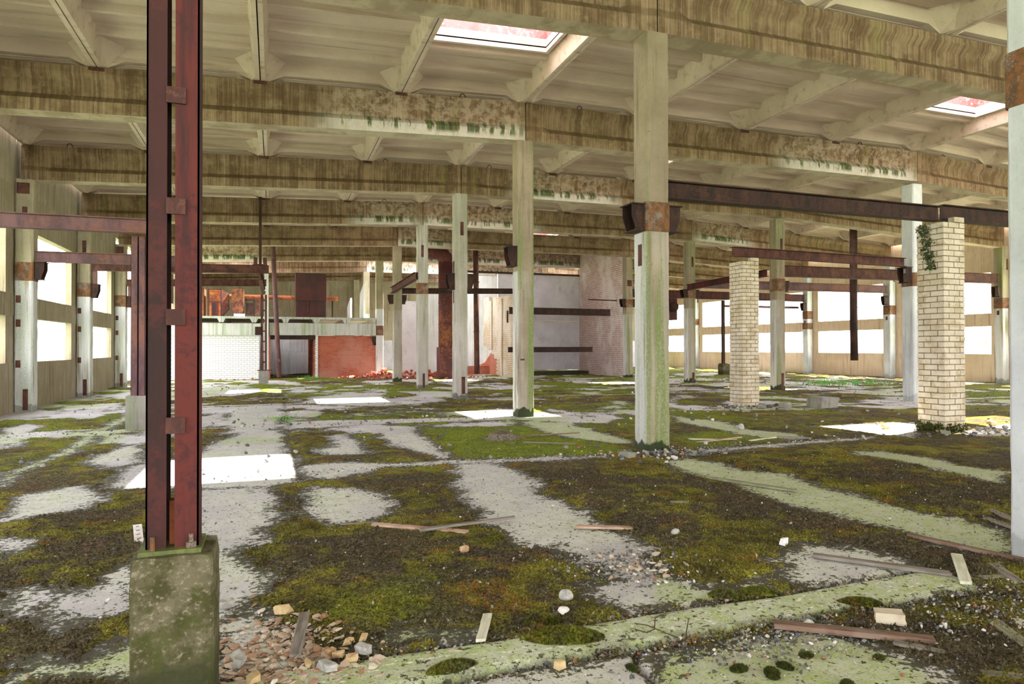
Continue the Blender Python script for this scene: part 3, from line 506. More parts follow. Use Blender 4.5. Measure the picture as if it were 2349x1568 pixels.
column(13.2, 30, HA, 'concrete column at the near corner of the tall whitish brick wall', 'column_concrete', (4.0, 4.45), 'lr', (4.05, 4.45), [('f', 0, 5.2, 5.55, .3)])
column(13.2, 36, HA, 'concrete column at the far corner of the grey panel room', 'edge_column')
for k, lab in ((2, 'concrete side column at the very left edge beside the window wall'), (3, 'nearest visible concrete column of the window wall on the left, green stain down its edge'), (4, 'middle concrete column of the window wall on the left, small tongue-shaped bracket'), (5, 'concrete column of the window wall on the left, beside the open doorway')):
    column(-12.23, 6*k, HL, lab, 'edge_column', (3.55, 4.05), 'r', (3.62, 4.06) if k == 3 else (3.55, 4.0), [('f', .05, .05, .62, .12), ('f', .02, 5.1, 5.55, .12), ('f', -.02, 5.9, 6.2, .3), ('f', -.12, 2.95, 3.15), ('f', -.12, 2.3, 2.5), ('f', -.12, 1.2, 1.4)])
for k, lab in ((3, 'concrete column of the right window wall next to the pale right-edge column'), (4, 'bright concrete column of the right window wall, left of the white-streaked column'), (5, 'right window wall column with two brown bands, right of the smaller brick pillar'), (6, 'concrete column of the right window wall hidden mostly by the smaller brick pillar'), (7, 'farthest concrete column of the right window wall, behind the green-stained column')):
    column(26.2, 6*k, 6.4, lab, 'edge_column' if k == 3 else 'pale_column', (3.5, 4.0), 'l', (4.05, 4.5), [('r', 0, .1, .5), ('l', 0, 3.2, 3.4), ('f', .1, 5.3, 5.8)])
    if k == 5: collar(bpy.data.objects[[o.name for o in C.objects if o.name.startswith('concrete_column')][-1]], 26.2, 30, 2.85, 3.25)
# ---------------------------------------------------------------- roof beams
WHITE = {('L', 2): (-5.2, .5), ('M', 2): (7.5, 13.5), ('M', 3): (1.6, 6.2), ('M', 4): (-.5, 5.5), ('L', 4): (-3.2, .2), ('R', 4): (13.0, 17.0), ('M', 5): (-1, 3), ('M', 6): (2.0, 13), ('L', 6): (-12, -6), ('M', 7): (-1, 13)}
def beam(xa, za, xb, zb, y, label, name='roof_beam'):
    H = .94; q = .21
    def sec(x, f, tz):   # f: 0 solid end block, 1 waisted profile
        b = za+(zb-za)*(x-xa)/(xb-xa); wv = q-.115*f
        pr = [(-q,0),(q,0),(q,.22*H),(q,.26*H),(wv,.40*H),(wv,.70*H),(q,.86*H),(q,H),(-q,H),(-q,.86*H),(-wv,.70*H),(-wv,.40*H),(-q,.26*H),(-q,.22*H)]
        return [(x, y+dy, b+z) for dy, z in pr]
    s = 1 if xb > xa else -1; st = [(xa, 0), (xa+s*.42, 0), (xa+s*.66, 1)]
    n = 30; L0, L1 = xa+s*.66, xb-s*.66
    st += [(L0+(L1-L0)*k/n, 1) for k in range(1, n)]+[(xb-s*.66, 1), (xb-s*.42, 0), (xb, 0)]
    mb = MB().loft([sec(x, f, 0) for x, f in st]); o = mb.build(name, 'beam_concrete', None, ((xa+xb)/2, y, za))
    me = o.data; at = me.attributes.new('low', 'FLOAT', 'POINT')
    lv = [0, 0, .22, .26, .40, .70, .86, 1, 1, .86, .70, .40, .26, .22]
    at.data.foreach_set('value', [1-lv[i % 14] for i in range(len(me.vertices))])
    if y >= 11:
        for j in (1, 2, 3):
            xj = xa+(xb-xa)*j/4; zj = za+(zb-za)*j/4+H; pl = MB().box(xj-.14, xj+.14, y-q-.006, y-q+.03, zj-.075, zj-.005).build('embedded_plate', 'rusty_steel', o)
    wr = WHITE.get(('L' if xb < 1 else 'M' if xb < 14 else 'R', int(round(y/6)))); at = me.attributes.new('wh', 'FLOAT', 'POINT')
    xc = (xa+xb)/2; at.data.foreach_set('value', [0 if wr is None else max(0, min(1, (v.co.x+xc-wr[0])/.9, (wr[1]-v.co.x-xc)/.9)) for v in me.vertices])
    tag(o, label, 'beam', 'roof beams', 'thing')
    return o
ORD = ['first', 'second', 'third', 'fourth', 'fifth', 'sixth', 'seventh', 'eighth']
for k in range(1, 9):
    lo = ORD[k-1]
    if k >= 2 or k == 1:
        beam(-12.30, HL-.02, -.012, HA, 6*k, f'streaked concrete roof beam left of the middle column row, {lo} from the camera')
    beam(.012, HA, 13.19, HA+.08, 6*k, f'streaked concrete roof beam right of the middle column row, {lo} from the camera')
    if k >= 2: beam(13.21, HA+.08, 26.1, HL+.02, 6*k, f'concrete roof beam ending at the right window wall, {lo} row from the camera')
for n, (x, y) in enumerate([(-11.2, 17.9), (-1.6, 11.85), (1.5, 11.85), (-2.5, 17.85), (1.0, 17.85), (-8.6, 23.85), (-1.6, 23.85), (14.4, 11.85), (10.9, 11.85), (-6.0, 23.85)]):
    zt = ROOF - (.0445*-x if x < 0 else 0) + (.006*x if 0 < x < 13.2 else 0)
    o = MB().tube([(x+.07*math.cos(a), y, zt-.02+.11*math.sin(a)) for a in [math.pi*i/10 for i in range(11)]], .010, 6).build('lifting_loop', 'dark_steel', None, (x, y, zt))
    k = int(round(y/6)); side = 'left' if x < 0 else 'right'
    tag(o, f'steel lifting loop on the {ORD[k-1]} roof beam, {abs(x):.0f} metres {side} of the middle columns', 'loop', 'lifting loops')
# ---------------------------------------------------------------- ribbed roof slabs
def slab_mesh(wd, sky=False, tilt=0.0):
    mb = MB(); a, b = .012, wd-.012; Y0, Y1 = .02, 5.98; zt = .47
    if sky:
        sx0, sx1, sy0, sy1 = .22, wd-.32, 1.45, 3.72
        mb.box(a, b, Y0, sy0, zt-.03, zt); mb.box(a, b, sy1, Y1, zt-.03, zt); mb.box(a, sx0, sy0, sy1, zt-.03, zt); mb.box(sx1, b, sy0, sy1, zt-.03, zt)
        for q in ((sx0-.08, sx1+.08, sy0-.08, sy0), (sx0-.08, sx1+.08, sy1, sy1+.08), (sx0-.08, sx0, sy0, sy1), (sx1, sx1+.08, sy0, sy1)): mb.box(*q, zt-.12, zt+.16)
    else: mb.box(a, b, Y0, Y1, zt-.03, zt)
    mb.box(-.001, a+.01, Y0, Y1, zt-.06, zt-.002); mb.box(b-.01, wd+.001, Y0, Y1, zt-.06, zt-.002)
    for s in (0, 1):
        f = (lambda x: a+x) if s == 0 else (lambda x: b-x)
        mb.prism([(f(0), 0), (f(.085), 0), (f(.17), zt-.03), (f(0), zt-.03)], 'y', Y0, Y1)
    for k in range(1, 6):
        y = k*1.0
        if sky and 1.3 < y < 3.9: continue
        mb.prism([(y-.05, zt-.17), (y+.05, zt-.17), (y+.10, zt-.03), (y-.10, zt-.03)], 'x', a+.1, b-.1)
    for y0, y1, s in ((Y0, Y0+.15, 1), (Y1-.15, Y1, -1)):
        mb.prism([(a, 0), (a+.16, 0), (a+.48, .16), (b-.48, .16), (b-.16, 0), (b, 0), (b, zt-.03), (a, zt-.03)], 'y', y0, y1)
        yi = y1 if s == 1 else y0
        for sx in (0, 1):
            f = (lambda x: a+x) if sx == 0 else (lambda x: b-x)
            mb.loft([[(f(.06), yi, .0), (f(.17), yi, .0), (f(.09), yi+s*.22, .0)], [(f(.06), yi, zt-.03), (f(.50), yi, zt-.03), (f(.10), yi+s*.55, zt-.03)]])
    return mb
def shear(o, dz):   # slope of the roof across its width, baked into the shared mesh
    n = len(o.data.vertices); co = np.empty(n*3, np.float32); o.data.vertices.foreach_get('co', co); co = co.reshape(-1, 3); co[:, 2] += dz(co[:, 0]); o.data.vertices.foreach_set('co', co.ravel())
WL, WM, WR = 12.3/4, 13.2/4, 13.0/4
SLOPE = {'L': .54/12.3, 'M': .08/13.2, 'R': -.62/13.0}
slabs = {}
def slab(bay, i, k):
    """bay L/M/R, i = slab index from the left, k = row in front of it"""
    wd = {'L': WL, 'M': WM, 'R': WR}[bay]; x0 = {'L': -12.3, 'M': 0, 'R': 13.2}[bay]+i*wd
    sky = (bay, i, k) in SKY_AT; key = (bay, sky)
    z = ROOF+{'L': -.54-.02+SLOPE['L']*i*wd, 'M': SLOPE['M']*i*wd, 'R': .08+SLOPE['R']*i*wd}[bay]
    if key not in slabs:
        o = slab_mesh(wd, sky).build('roof_slab', 'roof_concrete'); sl = SLOPE[bay]; shear(o, lambda x: x*sl); slabs[key] = o
    else: o = slabs[key].copy(); C.objects.link(o)
    o.location = (x0, 6*k, z)
    bn = {'L': 'left bay', 'M': 'middle bay', 'R': 'right bay'}[bay]; pos = ['leftmost', 'second from left', 'third from left', 'rightmost'][i]
    row = 'in front of the first roof beam' if k == 0 else f'between {ORD[k-1]} and {ORD[k]} roof beams'
    tag(o, f'{"roof slab with skylight hole" if sky else "ribbed roof slab"}, {bn}, {pos}, {row}', 'roof slab', 'roof slabs', 'thing')
    if sky:
        t = thing('skylight', f'red peeling skylight curb, {bn}, {pos}, {row}', 'skylight', (x0, 6*k, z+zoff))
        sx0, sx1, sy0, sy1 = x0+.22, x0+wd-.32, 6*k+1.45, 6*k+3.72; zz = z+.63; hh = .60
        for q in ((sx0-.05, sx1+.05, sy0-.05, sy0-.03), (sx0-.05, sx1+.05, sy1+.03, sy1+.05), (sx0-.05, sx0-.03, sy0-.03, sy1+.03), (sx1+.03, sx1+.05, sy0-.03, sy1+.03)):
            MB().box(*q, zz-.02, zz+hh).build('curb_panel', 'skylight_red', t)
        MB().box(sx0+1.2, sx0+1.26, sy1-.05, sy1+.03, zz+.55, zz+.7).build('bracket', 'dark_steel', t)
zoff = .63
SKY_AT = {('L', 3, 1), ('M', 3, 1), ('M', 1, 2), ('M', 0, 3), ('L', 3, 4), ('R', 0, 4), ('M', 2, 5), ('L', 2, 6), ('R', 1, 3), ('R', 0, 1)}
HOLES = {('M', 0, 6), ('M', 1, 6), ('L', 1, 6), ('R', 0, 6), ('M', 2, 7)}
for k in range(0, 8):
    for bay in 'LMR':
        for i in range(4):
            if (bay, i, k) in HOLES: continue
            if bay == 'R' and k < 1: continue
            slab(bay, i, k)
ce = MB()      # roof over the part of the hall behind the camera
for y0 in (-6, -12, -18, -24):
    ce.loft([[(-12.3, y0, 7.24), (0, y0, 7.8), (13.2, y0, 7.88), (26.3, y0, 7.26), (26.3, y0, 7.45), (13.2, y0, 8.1), (0, y0, 8.0), (-12.3, y0, 7.45)], [(-12.3, y0+5.98, 7.24), (0, y0+5.98, 7.8), (13.2, y0+5.98, 7.88), (26.3, y0+5.98, 7.26), (26.3, y0+5.98, 7.45), (13.2, y0+5.98, 8.1), (0, y0+5.98, 8.0), (-12.3, y0+5.98, 7.45)]])
ce.box(13.2, 26.3, 0, 5.98, 7.6, 7.8)
struct('ceiling', ce, 'roof_concrete', 'concrete roof behind the camera', 'ceiling')
# ---------------------------------------------------------------- outer walls of precast panels
def wall_side(name, xf, sgn, sill, m0, m1, u0, top, mat, pier, open_bays=(), k0=-4, k1=8, lab=''):
    x0, x1 = sorted((xf, xf+sgn*.22))
    for k in range(k0, k1):
        y0, y1 = 6*k+.01, 6*k+5.99
        if k in open_bays:
            struct(name, MB().box(x0, x1, y0, y1, 0, .16), mat); struct(name, MB().box(x0, x1, y0, y1, 6.62, top), mat); continue
        if k > 5 and sgn < 0:
            struct(name, MB().box(x0, x1, y0, y1, 0, 2.0), mat); struct(name, MB().box(x0, x1, y0, y1, 2.0, 4.2), mat); struct(name, MB().box(x0, x1, y0, y1, 4.8, top), mat); continue
        struct(name, MB().box(x0, x1, y0, y1, 0, sill), mat)
        struct(name, MB().box(x0, x1, y0, y1, m0, m1), mat)
        struct(name, MB().box(x0, x1, y0, y1, u0, u0+1.02), mat)
        struct(name, MB().box(x0, x1, y0, y1, u0+1.02, top), mat)
        for a, b in ((sill, m0), (m1, u0)):
            struct(name, MB().box(x0+.02, x1-.02, y0, y0+pier, a, b), mat); struct(name, MB().box(x0+.02, x1-.02, y1-pier, y1, a, b), mat)
wall_side('wall_left', -12.45, -1, 1.33, 2.58, 3.19, 5.07, 7.6, 'wall_concrete', .72, (5,))
wall_side('wall_right', 26.42, 1, 1.36, 2.70, 3.32, 5.28, 7.6, 'right_wall_concrete', .62)
struct('wall_back', MB().box(-12.7, 26.7, 48.3, 48.5, 0, 2.3), 'grey_panel'); struct('wall_back', MB().box(-12.7, 26.7, 48.3, 48.5, 2.3, 4.62), 'wall_concrete')
struct('wall_back', MB().box(-12.7, 26.7, 48.3, 48.5, 4.62, 8.3), 'wall_concrete')
gr = MB().box(-160, 200, -160, 200, -.6, -.35); struct('ground', gr, 'outside_ground', 'pale meadow outside the hall', 'ground')
# ---------------------------------------------------------------- steel posts, beams and pipes
def footing(x0, x1, y0, y1, h, label, mat='block_concrete', seg=10):
    mb = MB(); rings = []; cx, cy = (x0+x1)/2, (y0+y1)/2; c = .012
    for k in range(seg+1):
        z = h*k/seg; s = 1.0 if k < seg else .965
        base = []
        N = 7
        for (ax, ay), (bx_, by_) in (((x0+c, y0), (x1-c, y0)), ((x1, y0+c), (x1, y1-c)), ((x1-c, y1), (x0+c, y1)), ((x0, y1-c), (x0, y0+c))):
            for i in range(N):
                f = i/(N-1); base.append((cx+(ax+(bx_-ax)*f-cx)*s+rnd.uniform(-.004, .004), cy+(ay+(by_-ay)*f-cy)*s+rnd.uniform(-.004, .004), z+(rnd.uniform(-.006, .004) if k == seg else 0)))
        rings.append(base)
    mb.loft(rings); o = mb.build('concrete_footing', mat, None, (cx, cy, 0)); return tag(o, label, 'footing', 'post footings')
def channel(t, x0, x1, y0, y1, z0, z1, mat, open_to):
    """steel channel: web on the outer x side, flanges front and back"""
    th = .008; mb = MB()
    wx = (x0, x0+th) if open_to > 0 else (x1-th, x1)
    mb.box(*wx, y0, y1, z0, z1); mb.box(x0, x1, y0, y0+th, z0, z1); mb.box(x0, x1, y1-th, y1, z0, z1)
    return mb.build('channel', mat, t)
footing(-6.478, -6.132, -.18, .17, .765, 'large mossy concrete block carrying the near red steel post')
t = thing('steel_post', 'near red and brown twin-channel steel post bolted on the mossy block', 'post', (-6.33, 0, .765), 'twin-channel posts')
MB().prism([(-6.452, -.13), (-6.19, -.13), (-6.19, .12), (-6.452, .12)], 'z', .762, .784).build('base_plate', 'green_plate', t)
channel(t, -6.428, -6.342, -.085, .06, .784, 4.3, 'dark_primer', 1); channel(t, -6.308, -6.205, -.085, .06, .784, 4.3, 'red_primer', -1)
for z in (1.355, 1.86, 2.38, 2.9): MB().box(-6.345, -6.262, -.097, -.085, z-.04, z+.035).build('batten_plate', 'rusty_steel', t)
MB().box(-6.337, -6.310, -.02, .04, .784, .99).build('gusset', 'orange_rust', t)
for x, y, h in ((-6.395, -.11, .062), (-6.235, -.105, .065)):
    b = MB().tube([(x, y, .784), (x, y, .784+h)], .0105, 10).build('anchor_bolt', 'collar_rust', t)
    if x > -6.3: MB().prism([(x+.022*math.cos(a), y+.022*math.sin(a)) for a in [math.pi/3*i for i in range(6)]], 'z', .784, .81).build('nut', 'collar_rust', b)
footing(-8.78, -8.36, 12.2, 12.6, .72, 'grey concrete block peeking out behind the near steel post', 'plain_block')
t = thing('steel_post', 'mauve steel post standing behind the near red post, mostly hidden', 'post', (-8.57, 12.4, .72), 'twin-channel posts')
channel(t, -8.70, -8.58, 12.3, 12.5, .72, 4.08, 'mauve_steel', 1); channel(t, -8.55, -8.43, 12.3, 12.5, .72, 4.08, 'mauve_steel', -1)
footing(-6.55, -6.12, 30.8, 31.2, .62, 'green-tinged concrete block at the foot of the far laced post', 'plain_block')
t = thing('steel_post', 'far brown laced steel post in front of the white brick wall', 'post', (-6.33, 31, .62), 'twin-channel posts')
MB().box(-6.62, -5.95, 30.85, 31.15, .62, .66).build('base_plate', 'rusty_steel', t)
channel(t, -6.46, -6.36, 30.9, 31.1, .66, 4.31, 'rusty_steel', 1); channel(t, -6.28, -6.18, 30.9, 31.1, .66, 4.31, 'rusty_steel', -1)
for z in (1.0, 1.5, 2.0, 2.5, 3.0, 3.5, 4.0, 4.4): MB().box(-6.40, -6.24, 30.895, 30.905, z, z+.08).build('batten_plate', 'rusty_steel', t)
MB().box(-6.72, -6.42, 30.8, 31.1, 2.35, 2.75).build('bracket', 'dark_steel', t)
def ib(p, q, h, wd, mat, label): return tag(MB().ibeam(p, q, h, wd).build('steel_beam', mat, None, p), label, 'beam', 'rusty steel beams')
ib((-11.98, 11.9, 4.06), (-8.3, 11.9, 4.08), .29, .2, 'mauve_steel', 'mauve rusty steel beam entering from the left edge, nearest on the window wall side')
ib((-11.98, 17.9, 4.08), (-8.5, 17.9, 4.10), .29, .2, 'mauve_steel', 'purple-brown steel beam resting on the bracket of the nearest left wall column')
ib((-11.98, 23.8, 4.48), (-6.05, 23.8, 4.60), .31, .2, 'rusty_steel', 'brown steel beam under the slim hanging post, crossing behind the near red post')
ib((-11.98, 29.9, 4.46), (-6.2, 29.9, 4.64), .31, .2, 'rusty_steel', 'lower brown steel beam running to the far laced post')
ib((-6.36, 23.7, 4.32), (-6.33, 31.1, 4.34), .26, .16, 'rusty_steel', 'short brown steel beam running away from the viewer onto the far laced post')
for y, z1, l in ((23.9, 4.48, 'middle'), (29.9, 4.46, 'third')): tag(MB().box(-11.95, -11.83, y-.06, y+.06, 4.02, z1).build('stub_post', 'mauve_steel', None, (-11.9, y, 4.02)), f'short steel stub between bracket and beam at the {l} left wall column', 'post')
t = thing('hanging_post', 'slim dark steel post rising from the brown beam to the roof beam above', 'post', (-6.36, 23.75, 4.9))
MB().ibeam((-6.36, 23.69, 0), (-6.36, 23.81, 0), .001, .001); MB().box(-6.41, -6.31, 23.70, 23.80, 4.92, 7.52).build('shaft', 'dark_steel', t); MB().box(-6.62, -6.1, 23.68, 23.86, 4.91, 4.94).build('foot_plate', 'rusty_steel', t); MB().box(-6.6, -6.46, 23.7, 23.84, 4.94, 5.2).build('gusset', 'rusty_steel', t); MB().box(-6.26, -6.12, 23.7, 23.84, 4.94, 5.2).build('gusset', 'rusty_steel', t)
ib((.27, 6.12, 4.215), (6.80, 6.2, 4.25), .30, .2, 'dark_steel', 'long dark steel beam from the nearest complete column to the larger brick pillar')
ib((6.86, 6.2, 4.28), (13.0, 6.2, 4.28), .31, .2, 'dark_steel', 'dark steel beam from the larger brick pillar towards the pale right-edge column')
ib((6.62, 12.4, 4.35), (12.85, 12.0, 4.24), .27, .2, 'rusty_steel', 'dark brown steel beam over the top of the smaller brick pillar')
ib((13.45, 18.0, 4.56), (25.95, 18.0, 4.66), .45, .24, 'rusty_steel', 'thick brown steel beam from the broad-green-striped column to the right window wall')
ib((13.45, 24.0, 4.62), (25.95, 24.0, 4.68), .42, .24, 'mauve_steel', 'reddish mauve steel beam crossing behind the dangling dark pipe')
ib((13.45, 30.0, 4.60), (25.95, 30.0, 4.60), .46, .24, 'red_primer', 'faded red steel beam, farthest of those before the right-hand windows')
ib((12.95, 18.3, 4.58), (12.95, 23.8, 4.46), .28, .2, 'red_primer', 'red-brown steel beam running lengthwise from the smaller brick pillar to the green-stained column')
ib((-.30, 23.8, 4.56), (-.30, 29.8, 4.44), .30, .2, 'rusty_steel', 'brown steel beam running lengthwise between two columns of the middle row')
ib((.25, 30.0, 4.46), (6.9, 30.0, 4.62), .28, .2, 'dark_steel', 'dark steel beam crossing before the big rusty duct')
ib((6.0, 30.0, 3.52), (12.08, 30.0, 3.50), .37, .2, 'dark_steel', 'upper of the two black beams running into the whitish brick wall')
ib((6.0, 30.2, 1.46), (11.05, 30.2, 1.46), .29, .2, 'dark_steel', 'lower of the two black beams running into the whitish brick wall')
t = thing('hanging_pipe', 'long dark round duct hanging from the roof before the right-hand windows', 'pipe', (20.43, 21, 1.07))
MB().tube([(20.43, 21, 1.07), (20.40, 21, 3.4), (20.42, 21, 7.55)], .17, 20).build('pipe', 'dark_steel', t, None, True)
for z in (2.4, 3.6, 4.7, 5.8): MB().tube([(20.42, 21, z), (20.42, 21, z+.03)], .178, 20).build('seam_band', 'dark_steel', t)
MB().box(20.4, 20.44, 20.97, 21.03, 7.5, 8.2).build('hanger', 'dark_steel', t)
t = thing('leaning_pipe', 'thin mauve steel pipe leaning against the roof over the brick doorway', 'pipe', (-5.6, 35, .12))
MB().tube([(-5.58, 34.9, .12), (-5.78, 34.95, 4.3), (-5.92, 35, 7.4)], .125, 14).build('pipe', 'mauve_steel', t, None, True)
for z, x in ((2.2, -5.68), (6.6, -5.885), (4.6, -5.79)): MB().tube([(x, 34.95, z), (x-.003, 34.95, z+.06)], .145, 14).build('flange', 'mauve_steel', t)
MB().tube([(-5.63, 34.8, 1.05), (-5.63, 34.6, 1.05)], .09, 12).build('stub', 'mauve_steel', t)
t = thing('rusty_duct', 'big rusty vertical duct with elbow at the top, beside the red rubble', 'duct', (3.17, 32.6, 0))
MB().tube([(3.17, 32.6, 1.75), (3.17, 32.6, 6.5)], .41, 26).build('shaft', 'duct_rust', t, None, True)
MB().box(2.74, 3.62, 32.2, 33.0, 0, 1.75).build('base_box', 'duct_rust', t)
MB().tube([(3.17, 32.6, 6.5), (3.13, 32.6, 6.75), (2.95, 32.6, 6.95), (2.7, 32.6, 7.03), (1.6, 32.6, 7.05)], .41, 22).build('elbow', 'duct_rust', t, None, True)
for z in (3.0, 4.2, 5.4): MB().tube([(3.17, 32.6, z), (3.17, 32.6, z+.04)], .43, 26).build('seam_band', 'duct_rust', t)
for x in (1.9, 2.4): MB().tube([(x, 32.6, 7.045), (x+.04, 32.6, 7.045)], .43, 22).build('seam_band', 'duct_rust', t)
t = thing('rusty_pipe', 'slim rusty vertical pipe right of the big rusty duct', 'pipe', (4.9, 32.5, .3))
MB().tube([(4.95, 32.5, .24), (4.88, 32.5, 7.4)], .15, 16).build('pipe', 'rusty_steel', t, None, True)
for z in (2.6, 5.4, 6.9): MB().tube([(4.92, 32.5, z), (4.92, 32.5, z+.05)], .17, 16).build('flange', 'rusty_steel', t)
t = thing('duct_outlet', 'round black mouth of a red duct, left of the green-stained column', 'duct', (18.4, 33.2, 4.0))
MB().tube([(18.0, 32.6, 4.27), (18.4, 33.6, 4.27)], .30, 20).build('mouth', 'dark_steel', t, None, True); MB().box(17.9, 18.9, 33.6, 34.3, 3.5, 4.9).build('housing', 'red_primer', t)
MB().box(18.35, 18.45, 33.9, 34.0, 4.9, 8.15).build('hanger', 'dark_steel', t)
footing(20.1, 20.7, 30.5, 31.0, .68, 'dark mossy block under the thin dark post before the right windows', 'block_concrete')
t = thing('steel_post', 'thin dark post just left of the smaller brick pillar', 'post', (20.3, 30.75, .68), 'twin-channel posts')
MB().box(20.23, 20.40, 30.68, 30.82, .68, 4.6).build('shaft', 'dark_steel', t); MB().box(20.1, 20.5, 30.6, 30.9, .68, .72).build('base_plate', 'dark_steel', t)
tag(MB().ibeam((20.4, 30.75, 4.2), (26.2, 30.75, 4.2), .14, .12).build('steel_beam', 'mauve_steel', None, (20.4, 30.75, 4.2)), 'thin steel bar across the window behind the smaller brick pillar', 'beam', 'rusty steel beams')
tag(MB().tube([(11.0, 30.6, 4.45), (13.0, 30.9, 4.45)], .03, 8).build('steel_rod', 'dark_steel', None, (11, 30.6, 4.45)), 'short thin rod sticking out of the whitish brick wall', 'rod')
# ---------------------------------------------------------------- brick pillars
def brick_pillar(x0, y0, n, label, top_extra, rot=0):
    t = thing('brick_pillar', label, 'pillar', (x0, y0, 0), 'brick pillars'); mb = MB(); W = .60; H = .1135; g = .016
    r = random.Random(int(x0*100))
    def br(ax, bx_, ay, by_, z):
        j = lambda: r.uniform(-.005, .005); d = j()
        a = (x0+ax+g/2+d, x0+bx_-g/2+j(), y0+ay+g/2+d, y0+by_-g/2+j(), z+g/2, z+H-g/2+j()*.4); c = .005
        X0, X1, Y0, Y1, Z0, Z1 = a
        mb.loft([octag(X0, X1, Y0, Y1, c, Z0, .004), octag(X0, X1, Y0, Y1, c, Z0+.004, 0), octag(X0, X1, Y0, Y1, c, Z1-.004, 0), octag(X0, X1, Y0, Y1, c, Z1, .004)])
    def octag(X0, X1, Y0, Y1, c, z, s):
        X0 += s; X1 -= s; Y0 += s; Y1 -= s
        return [(X0+c,Y0,z),(X1-c,Y0,z),(X1,Y0+c,z),(X1,Y1-c,z),(X1-c,Y1,z),(X0+c,Y1,z),(X0,Y1-c,z),(X0,Y0+c,z)]
    for k in range(n):
        z = k*H; top = n-k
        P = [(0,.15,0,.3),(0,.15,.3,.6),(.45,.6,0,.3),(.45,.6,.3,.6),(.15,.45,0,.15),(.15,.45,.45,.6)]
        if k % 2: P = [(b0,b1,a0,a1) for a0,a1,b0,b1 in P]
        for q in P:
            if top == 1 and (q[3] > .31 or q[0] < .1): continue
            br(*q, z)
    mb.build('bricks', 'cream_brick', t)
    MB().box(x0+.02, x0+W-.02, y0+.02, y0+W-.02, 0, (n-1)*H-.012).build('mortar_core', 'mortar', t)
    return t
brick_pillar(6.60, 5.93, 38, 'larger cream brick pillar with mossy base and ivy, carrying two dark beam ends', 2)
brick_pillar(6.80, 12.18, 38, 'smaller cream brick pillar farther back, with a broken mossy top', 2)
def leafy(name, mat, label, cat, n, gen, size, parent=None, kind=None):
    mb = MB(); r = random.Random(n)
    for _ in range(n):
        p, nrm = gen(r); s = size*r.uniform(.6, 1.4); a = nrm.orthogonal().normalized(); b = nrm.cross(a); th = r.uniform(0, 6.28)
        u = a*math.cos(th)+b*math.sin(th); v = nrm.cross(u); tl = nrm*r.uniform(-.3, .5)*s
        mb.add([p-u*s, p-v*s*.6+tl*.3, p+u*s+tl, p+v*s*.6+tl*.3], [(0, 1, 2, 3)])
    o = mb.build(name, mat, None, gen(r)[0]); return tag(o, label, cat, None, kind)
def ivy(r):
    z = 3.25+.95*r.random(); y = 6.1+.42*max(0, min(1, .2+.5*(z-3.25)+r.gauss(0, .16))); return Vector((6.592-r.random()*.02, y, z)), Vector((-1, r.uniform(-.5, .5), r.uniform(-.2, .6))).normalized()
leafy('ivy', 'ivy_leaf', 'dry ivy clinging to the upper left face of the larger brick pillar', 'ivy', 240, ivy, .028, None, 'thing')
def tuft(r):
    s = r.choice((0, 1, 1)); q = r.random()
    p = Vector((6.59-r.random()*.07, 5.93+.6*q, 0)) if s else Vector((6.6+.6*q, 5.92-r.random()*.06, 0))
    p.z = r.random()*(.10+.12*abs(math.sin(q*9))); return p, Vector((r.uniform(-1, 1), r.uniform(-1, 1), r.uniform(0, .4))).normalized()
leafy('moss_fringe', 'moss_dark', 'dark tufty moss fringe at the foot of the larger brick pillar', 'moss', 900, tuft, .022, None, 'thing')
def grass(cx, cy, sx, sy, n, h, label):
    mb = MB(); r = random.Random(n)
    for _ in range(n):
        x, y = r.gauss(cx, sx), r.gauss(cy, sy); a = r.uniform(0, 6.28); q = h*r.uniform(.5, 1.2); wd = .008+h*.03; lx, ly = r.gauss(0, q*.35), r.gauss(0, q*.35)
        mb.add([(x-math.cos(a)*wd, y-math.sin(a)*wd, 0), (x+math.cos(a)*wd, y+math.sin(a)*wd, 0), (x+lx, y+ly, q)], [(0, 1, 2)])
    tag(mb.build('grass', 'grass_green', None, (cx, cy, 0)), label, 'grass', None, 'stuff')
grass(18.6, 20.0, 1.3, .7, 260, .3, 'fresh green grass on the floor before the right-hand windows'); grass(25.2, 31.5, .4, .3, 120, .3, 'small green weed at the foot of the right window wall')
grass(-5.65, 13.4, .2, .5, 70, .09, 'thin green weeds in the long floor joint'); grass(-3.9, 34.6, .3, .2, 120, .22, 'bright green weed before the brick doorway')
# ---------------------------------------------------------------- far end: brick walls, deck, machines
tag(MB().box(-12.2, -6.62, 36.0, 36.25, 0, 2.42).build('brick_wall', 'white_brick', None, (-9.4, 36.1, 0)), 'whitewashed brick wall under the concrete lintel at the far left', 'wall', None, 'thing')
tag(MB().box(-3.48, -.22, 36.05, 36.35, 0, 2.42).build('brick_wall', 'red_brick', None, (-1.8, 36.2, 0)), 'red brick wall right of the dark doorway', 'wall', None, 'thing')
tag(MB().box(-3.62, -3.48, 36.0, 36.35, 0, 2.42).build('door_jamb', 'white_brick', None, (-3.55, 36.2, 0)), 'narrow white brick jamb of the dark doorway', 'jamb')
tag(MB().box(-3.70, -3.60, 36.35, 43, 0, 3.1).build('passage_wall', 'red_brick', None, (-3.65, 39, 0)), 'dark right side wall of the passage behind the doorway', 'wall', None, 'thing')
tag(MB().box(-6.3, -6.1, 36.36, 43, 0, 3.1).build('passage_wall', 'red_brick', None, (-6.2, 39, 0)), 'dark left side wall of the passage behind the doorway', 'wall', None, 'thing')
tag(MB().box(-6.05, -3.62, 36.05, 36.3, 2.2, 2.44).build('lintel_shade', 'dark_steel', None, (-4.8, 36.1, 2.2)), 'black strip for the lintel shadow over the dark doorway', 'lintel')  # black bar standing in for the shadow under the concrete lintel
